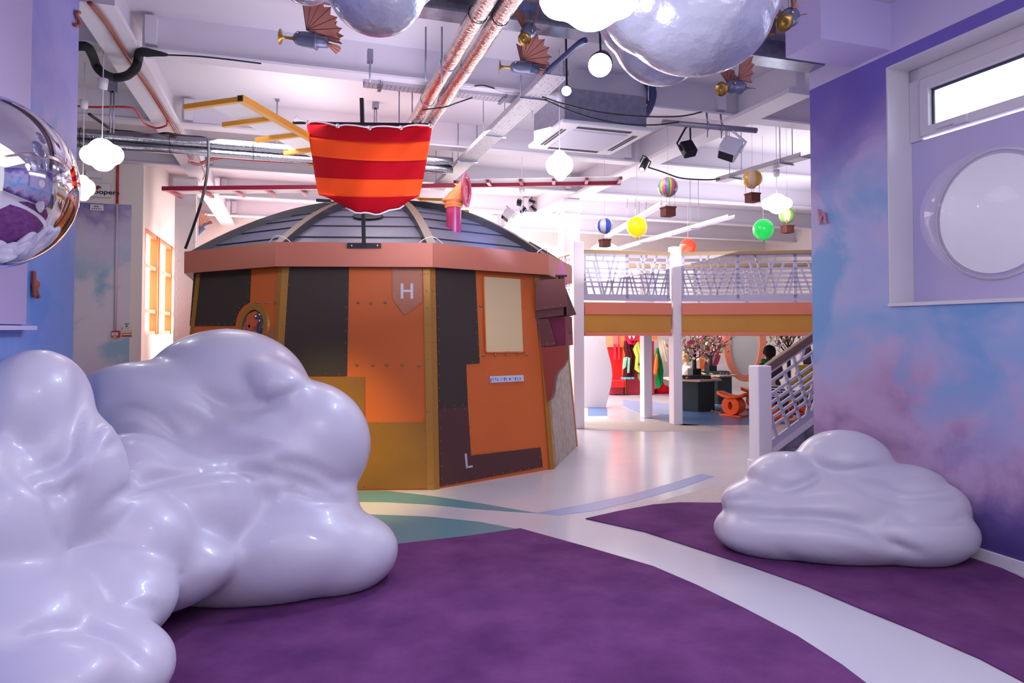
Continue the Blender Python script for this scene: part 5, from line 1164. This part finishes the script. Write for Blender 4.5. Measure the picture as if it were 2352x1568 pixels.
# wishing trees
barkm = mat('dark_bark', (58, 44, 42), .8)
def tree(base, z0, zt_, ztop, spread, label, seed, leafn, potm=True, groups=7):
    rd = random.Random(seed); t = thing('paper_tree', label, 'tree', Vector((base.x, base.y, z0)))
    if potm: q = MB(); q.obox(Vector((base.x, base.y, z0+.09)), U*.09, V*.09, Z*.09); q.build('pot', blackm, t)
    q = MB(); b = Vector((base.x, base.y, z0)); fk = Vector((base.x, base.y, zt_)); q.tube([b, fk], [.045, .035], 8); ends = []
    def br(p, d, l, r, dep):
        e = p+d*l*.5+Vector((rd.uniform(-.04, .04),)*3); e2 = e+(d+Vector((0, 0, .25))).normalized()*l*.5; q.tube([p, e, e2], [r, r*.75, r*.5], 6); ends.append(e); ends.append(e2)
        if dep:
            for _ in range(3): br(rd.choice((e, e2)), (d+Vector((rd.uniform(-.9, .9), rd.uniform(-.9, .9), rd.uniform(-.3, .6)))).normalized(), l*.62, r*.55, dep-1)
    for i in range(groups):
        a = 2*pi*i/groups+rd.random(); br(fk+Z*rd.uniform(-.15, .1), Vector((cos(a), sin(a), rd.uniform(.35, 1.2))).normalized(), spread*rd.uniform(.7, 1), .016, 2)
    q.build('branches', barkm, t)
    q = MB()
    for i in range(leafn):
        e = rd.choice(ends); p = e+Vector((rd.uniform(-.1, .1), rd.uniform(-.1, .1), rd.uniform(-.16, .05))); s = rd.uniform(.02, .045); R = Euler((rd.uniform(0, 3), rd.uniform(0, 3), rd.uniform(0, 6))).to_matrix()
        q.obox(p, R@Vector((s, 0, 0)), R@Vector((0, s*rd.uniform(.4, .9), 0)), R@Vector((0, 0, .001)), rd.randrange(8) if rd.random() < .45 else 8)
    o = q.build('paper_tags', scm+[mat('kraft_paper', (222, 190, 160), .8)], t); o['kind'] = 'stuff'
    return t
b1 = Vector((at(1632, 850, c2.y-.05).x, c2.y-.05, 0)); tree(b1, zt2, at(1632, 815, b1.y).z, 2, .42, 'paper leaf tree in a dark pot on the rear craft table', 12, 200)
b2 = Vector((at(1595, 850, c1.y+.05).x, c1.y+.05, 0)); tree(b2, zt1, at(1597, 812, b2.y).z, 2, .36, 'paper leaf tree on the nearest craft table', 21, 170)
b3 = at(1812, 860, 12.6); tree(Vector((b3.x, b3.y, 0)), 0.0, at(1812, 800, 12.6).z, 2, .5, 'paper leaf tree standing beyond the stair handrail', 33, 260, False)
# orange stools
sto = mat('orange_stool_plastic', (246, 92, 24), .35)
def stool(px, py, label, yaw=0.0, proto=None):
    g = gz(px, py, 0); t = thing('stool', label, 'stool', (0, 0, 0), 'orange saddle stools'); k = 1.0
    q = MB(); q.obox((0, 0, .014), (.20, 0, 0), (0, .14, 0), (0, 0, .013)); q.build('base_plate', sto, t, bevel=.008)
    q = MB(); n_ = 36; z0 = .185; vs = []
    for s in (-.115, .115):
        for r, rr in ((.165, .158), (.042, .072)):
            for i in range(n_): a = 2*pi*i/n_; vs.append((r*cos(a), s, z0+rr*sin(a)))
    f = []
    for i in range(n_):
        j = (i+1) % n_; f += [(i, j, n_+j, n_+i), (2*n_+i, 3*n_+i, 3*n_+j, 2*n_+j), (i, 2*n_+i, 2*n_+j, j), (n_+i, n_+j, 3*n_+j, 3*n_+i)]
    q.add(vs, f, 0, False); q.build('ring_body', sto, t)
    q = MB(); vs = []; nn_ = 16
    for z_ in (.012, -.04):
        for iy in (-1, 1):
            for i in range(nn_+1): x = -.26+.52*i/nn_; vs.append((x, iy*.15*(1-.25*abs(x)/.26), .345+.95*x*x+z_))
    W_ = nn_+1; f = []
    for i in range(nn_): f += [(i, i+1, W_+i+1, W_+i), (2*W_+i, 3*W_+i, 3*W_+i+1, 2*W_+i+1), (i, 2*W_+i, 2*W_+i+1, i+1), (W_+i, W_+i+1, 3*W_+i+1, 3*W_+i)]
    f += [(0, W_, 3*W_, 2*W_), (nn_, 2*W_+nn_, 3*W_+nn_, W_+nn_)]; q.add(vs, f, 0, True); q.build('saddle_seat', sto, t)
    t.location = g; t.rotation_euler = (0, 0, radians(yaw)); return t
s1 = stool(1685, 955, 'orange saddle stool with a ring shaped body, left of the newel post', -48)
for px, py, lab, yw in ((1735, 940, 'orange saddle stool mostly hidden behind the newel post', -20), (1785, 962, 'orange saddle stool seen through the stair lattice near the post', 10), (1838, 948, 'orange saddle stool seen through the stair lattice near the wall', 30)):
    c = copy_tree(s1); c.location = gz(px, py, 0); c.rotation_euler = (0, 0, radians(yw)); c['label'] = lab
# seated people
skin = mat('skin_brown', (96, 60, 44), .6); skinl = mat('skin_light', (222, 170, 146), .6); hairb = mat('black_hair', (26, 20, 20), .8, bump=(120, .8, .01)); hairbl = mat('blond_hair', (196, 152, 100), .8, bump=(120, .8, .01)); hairdb = mat('brown_hair', (62, 44, 44), .8, bump=(120, .8, .01))
def skinmesh(name, chains, m, parent, root=0):
    """one continuous tapering body grown over a skeleton"""
    vs = []; es = []; rs = []
    for ch in chains:
        prev = None
        for p, r in ch:
            if isinstance(p, int): prev = p; continue
            vs.append(Vector(p)); rs.append(r)
            if prev is not None: es.append((prev, len(vs)-1))
            prev = len(vs)-1
    me = bpy.data.meshes.new(name); me.from_pydata([tuple(v) for v in vs], es, []); o = bpy.data.objects.new(name, me); COL.objects.link(o)
    o.modifiers.new('skin', 'SKIN'); 
    for i, d in enumerate(me.skin_vertices[0].data): d.radius = (rs[i],)*2; d.use_root = (i == root)
    sb = o.modifiers.new('sub', 'SUBSURF'); sb.levels = sb.render_levels = 2
    dg = bpy.context.evaluated_depsgraph_get(); m2 = bpy.data.meshes.new_from_object(o.evaluated_get(dg)); bpy.data.objects.remove(o)
    q = MB(); q.add([v.co.copy() for v in m2.vertices], [list(p.vertices) for p in m2.polygons], 0, True)
    return q.build(name, m, parent)
def person(px, py_head, d, hr_px, seat, yaw, label, ms, hm, top_m, leg_m, scarf=None, longhair=False, long_sleeve=True):
    """seated figure: seat height given, head centre at the pixel; yaw 0 looks away from the camera"""
    hc = at(px, py_head, d); hr = hr_px*d/F; Y = Vector((-sin(radians(yaw)), cos(radians(yaw)), 0)); X = Vector((cos(radians(yaw)), sin(radians(yaw)), 0))
    f0 = Vector((hc.x, hc.y, 0))-Y*.06; t = thing('person', label, 'person', f0, 'visitors at the craft tables')
    sh = hc.z-hr*1.95; H = (sh-seat); sw = hr*1.55
    P = lambda x, y, z: f0+X*x+Y*y+Z*z
    hs = seat*.85+.06
    ch = [[(P(0, 0, seat+.06), hr*1.15), (P(0, .0, seat+H*.4), hr*1.1), (P(0, .02, seat+H*.8), hr*1.15), (P(0, .03, sh), hr*.75), (P(0, .05, sh+hr*.55), hr*.42), (P(0, .06, hc.z-hr*.35), hr*.62), (P(0, .06, hc.z+hr*.1), hr*.86), (P(0, .05, hc.z+hr*.6), hr*.6)]]
    n0 = 8; kn = min(.42, seat*.95+.05)
    for s in (-1, 1):
        ch.append([(2, 0), (P(s*sw, .02, sh-.02), hr*.48), (P(s*(sw+.04), .02, sh-H*.45), hr*.38), (P(s*(sw-.02), .20, sh-H*.55), hr*.3), (P(s*(sw-.06), .33, sh-H*.42), hr*.24)]); n0 += 4
    for s in (-1, 1):
        ch.append([(0, 0), (P(s*hr*.8, .05, seat+.05), hr*.75), (P(s*hr*1.0, kn, seat+.06), hr*.5), (P(s*hr*1.0, kn+.02, .08), hr*.33), (P(s*hr*1.0, kn+.16, .04), hr*.28)])
    bo_ = skinmesh('body', ch, ms, t)
    # clothing: top over trunk and arms, trousers
    r2 = 1.13
    tp = [[(P(0, 0, seat+.05), hr*1.15*r2), (P(0, .0, seat+H*.4), hr*1.1*r2), (P(0, .02, seat+H*.8), hr*1.17*r2), (P(0, .03, sh-.0), hr*.78*r2)]]
    for s in (-1, 1):
        arm = [(2, 0), (P(s*sw, .02, sh-.02), hr*.54), (P(s*(sw+.04), .02, sh-H*.45), hr*.46)]
        if long_sleeve: arm.append((P(s*(sw-.02), .20, sh-H*.55), hr*.38)); arm.append((P(s*(sw-.05), .29, sh-H*.46), hr*.33))
        tp.append(arm)
    skinmesh('top', tp, top_m, t)
    lg = [[(P(0, 0, seat+.03), hr*1.1)]]
    for s in (-1, 1): lg.append([(0, 0), (P(s*hr*.8, .05, seat+.05), hr*.82), (P(s*hr*1.0, kn, seat+.06), hr*.57), (P(s*hr*1.0, kn+.02, .12), hr*.42)])
    skinmesh('trousers', lg, leg_m, t)
    q = MB(); hh = P(0, .05, hc.z+hr*.12); n_ = 20
    bl = [(hh-Y*hr*.12, hr*.96, hr*.98, hr*1.02), (hh-Y*hr*.32-Z*hr*.35, hr*.88, hr*.72, hr*.7)]
    if longhair: bl += [(hh-Y*hr*.45-Z*hr*1.2, hr*.85, hr*.5, hr*1.0)]
    blob_mesh('hair', bl, hr*.16, 2, [hm], t)
    for s in (-1, 1):
        q = MB(); q.ell(P(s*hr*.88, .07, hc.z-hr*.05), hr*.12, hr*.16, hr*.25, 10, 6); q.build('ear', ms, bo_)
        q = MB(); q.ell(P(s*hr*.3, .06+hr*.84, hc.z+hr*.05), hr*.11, hr*.06, hr*.08, 10, 6); q.build('eye', black, bo_)
        for j in range(5):
            if j == 0: break
        hb = P(s*(sw-.06), .33, sh-H*.42)
        fg = [[(hb, hr*.2), (hb+Y*.035-X*s*.01, hr*.2)]]
        for j in range(4): fg.append([(1, 0), (hb+Y*(.06+.006*(j in (1, 2)))+X*(j-1.5)*.014, .0075), (hb+Y*(.082+.008*(j in (1, 2)))+X*(j-1.5)*.015-Z*.012, .0065)])
        fg.append([(0, 0), (hb+Y*.03-X*s*.035, .008), (hb+Y*.05-X*s*.04-Z*.005, .007)])
        skinmesh('hand', fg, ms, bo_)
    q = MB(); q.ell(P(0, .06+hr*.9, hc.z-hr*.2), hr*.12, hr*.16, hr*.2, 10, 6); q.build('nose', ms, bo_)
    if scarf:
        q = MB(); q.tube([P(hr*1.0*cos(a), .03+hr*.8*sin(a), sh+hr*.42+.01*sin(3*a)) for a in [2*pi*i/20 for i in range(20)]], hr*.42, 10, closed=True)
        q.ell(P(0, -hr*.7, sh+hr*.15), hr*.9, hr*.4, hr*.42, 14, 8); q.build('scarf', scarf, t)
    return t
def stripes(name, a, b, sc):
    m = mat(name, a, .9); nt = m.node_tree; g = nt.nodes.new('ShaderNodeNewGeometry'); sp = nt.nodes.new('ShaderNodeSeparateXYZ'); mu = nt.nodes.new('ShaderNodeMath'); mu.operation = 'MULTIPLY'; mu.inputs[1].default_value = sc; fr = nt.nodes.new('ShaderNodeMath'); fr.operation = 'FRACT'; gt = nt.nodes.new('ShaderNodeMath'); gt.operation = 'GREATER_THAN'; gt.inputs[1].default_value = .5; mx = nt.nodes.new('ShaderNodeMix'); mx.data_type = 'RGBA'
    nt.links.new(g.outputs['Position'], sp.inputs[0]); nt.links.new(sp.outputs['Z'], mu.inputs[0]); nt.links.new(mu.outputs[0], fr.inputs[0]); nt.links.new(fr.outputs[0], gt.inputs[0]); nt.links.new(gt.outputs[0], mx.inputs['Factor']); mx.inputs['A'].default_value = L3(a); mx.inputs['B'].default_value = L3(b); nt.links.new(mx.outputs['Result'], nt.nodes['Principled BSDF'].inputs['Base Color']); return m
person(1766, 808, 12.0, 14.5, .42, 10, 'person with short black hair, green scarf and dark brown jacket seated at the far table', skin, hairb, mat('brown_jacket', (70, 54, 50), .85), mat('dark_jeans', (34, 38, 56), .85), mat('green_scarf', (10, 110, 62), .85))
person(1577, 820, 14.5, 11, .38, -60, 'blond child in a white top seated at the left of the nearest craft table', skinl, hairbl, mat('white_top', (226, 218, 216), .85), mat('grey_trousers', (120, 120, 130), .85))
person(1775, 862, 11.4, 12, .30, -25, 'child in a black and white striped top seen through the stair lattice', skinl, hairdb, stripes('striped_jersey', (34, 34, 52), (214, 208, 220), 24), mat('dark_jeans', (34, 38, 56), .85))
person(1850, 812, 10.5, 14, .42, 15, 'person with long brown hair and olive yellow coat by the mural wall', skinl, hairdb, fab('olive_velvet', (142, 120, 40)), mat('dark_jeans', (34, 38, 56), .85), longhair=True)

# ------------------------------------------------------------------ things on the far left wall
def wbox(name, x0, x1, y0, y1, th, m, label=None, cat=None, parent=None, off=0.0, group=None, bevel=.003):
    a = onv(x0, y0, wbv); b = onv(x1, y1, wbv); q = MB(); q.obox(B((a.dot(U)+b.dot(U))/2, wbv-off-th/2, (a.z+b.z)/2), U*(b.dot(U)-a.dot(U))/2, V*th/2, Z*(a.z-b.z)/2); return q.build(name, m, parent, label, cat, group, bevel=bevel)
sb = wbox('alarm_box', 172, 256, 421, 456, .09, white2, 'white box lettered Coopers with a red bird mark above the far mural', 'alarm panel')
a = onv(212, 444, wbv-.095); q = put_text('Coopers', .082, a-U*.06, U, Z, .001, .0015, sx=1.25); q.build('lettering', black, sb)
q = MB(); c = onv(226, 431, wbv-.095)
q.prism([c+U*x+Z*z for x, z in ((-.03, -.015), (-.028, .012), (-.01, .028), (.014, .026), (.03, .008), (.036, -.008), (.022, -.002), (.016, -.012), (.006, -.002), (.0, -.022), (-.016, -.028))], -V*.003); q.build('bird_mark', mat('logo_red', (150, 34, 44), .5), sb)
wbox('junction_box', 200, 236, 393, 411, .06, white2, 'small white box above the lettered white box', 'junction box')
kp = wbox('keypad', 209, 239, 470, 485, .04, white2, 'white alarm keypad with a small dark display on the mural', 'keypad')
wbox('display', 218, 229, 473.5, 476.5, .006, mat('lcd', (96, 112, 88), .4), parent=kp, off=.04, bevel=0)
for i in range(5): wbox('key', 213.5+i*4.6, 215.5+i*4.6, 479.5, 481.5, .006, black, parent=kp, off=.04, bevel=0)
cp = onv(266, 767, wbv); q = MB(); pu = onv(269.5, 500, wbv).dot(U)
q.tube([B(pu, wbv-.02, onv(269, 470, wbv).z), B(pu, wbv-.02, 1.47)], .014, 8); q.build('conduit_pipe', mat('pale_conduit', (200, 186, 206), .5), None, 'pale conduit pipe running down the far mural to the call point', 'conduit')
q = MB(); q.tube([B(pu, wbv-.02, CZ), B(pu, wbv-.02, onv(269, 468, wbv).z)], .016, 8); q.build('conduit_pipe', redc, None, 'red conduit pipe above the far mural', 'conduit')
fc = wbox('call_point', 258, 276.5, 759.5, 774.5, .05, mat('alarm_red', (180, 26, 36), .4), 'red fire alarm call point on the far mural', 'fire alarm')
wbox('glass_label', 259.5, 273, 763.5, 770, .005, white2, parent=fc, off=.05, bevel=0); wbox('symbol', 262, 270.5, 766, 767.4, .003, black, parent=fc, off=.055, bevel=0); wbox('test_slot', 262, 270, 772.3, 774, .004, white2, parent=fc, off=.05, bevel=0)
nt_ = wbox('fire_notice', 279, 303.5, 745.5, 773.5, .008, mat('notice_white', (208, 212, 202), .5), 'fire action notice with blue, green and red bands beside the call point', 'notice')
for nm_, x0, x1, y0, y1, mc in (('blue_symbol', 289, 293, 746, 750.5, (60, 80, 160)), ('text_line', 285, 298, 751.5, 752, (120, 120, 120)), ('text_line', 285, 298, 753.5, 754, (90, 100, 150)), ('side_symbols', 280.5, 281.8, 751, 757, (130, 30, 40)), ('orange_band', 281, 303, 758, 763, (222, 186, 160)), ('green_band', 280, 303, 764.5, 766, (30, 90, 60)), ('red_band', 280, 303, 769, 773, (186, 40, 52)), ('heading', 286, 297, 742.5, 744.5, (110, 104, 100))):
    wbox(nm_, x0, x1, y0, y1, .002, mat('print_%s_%d' % (nm_, int(y0)), mc, .6), parent=nt_, off=.008, bevel=0)
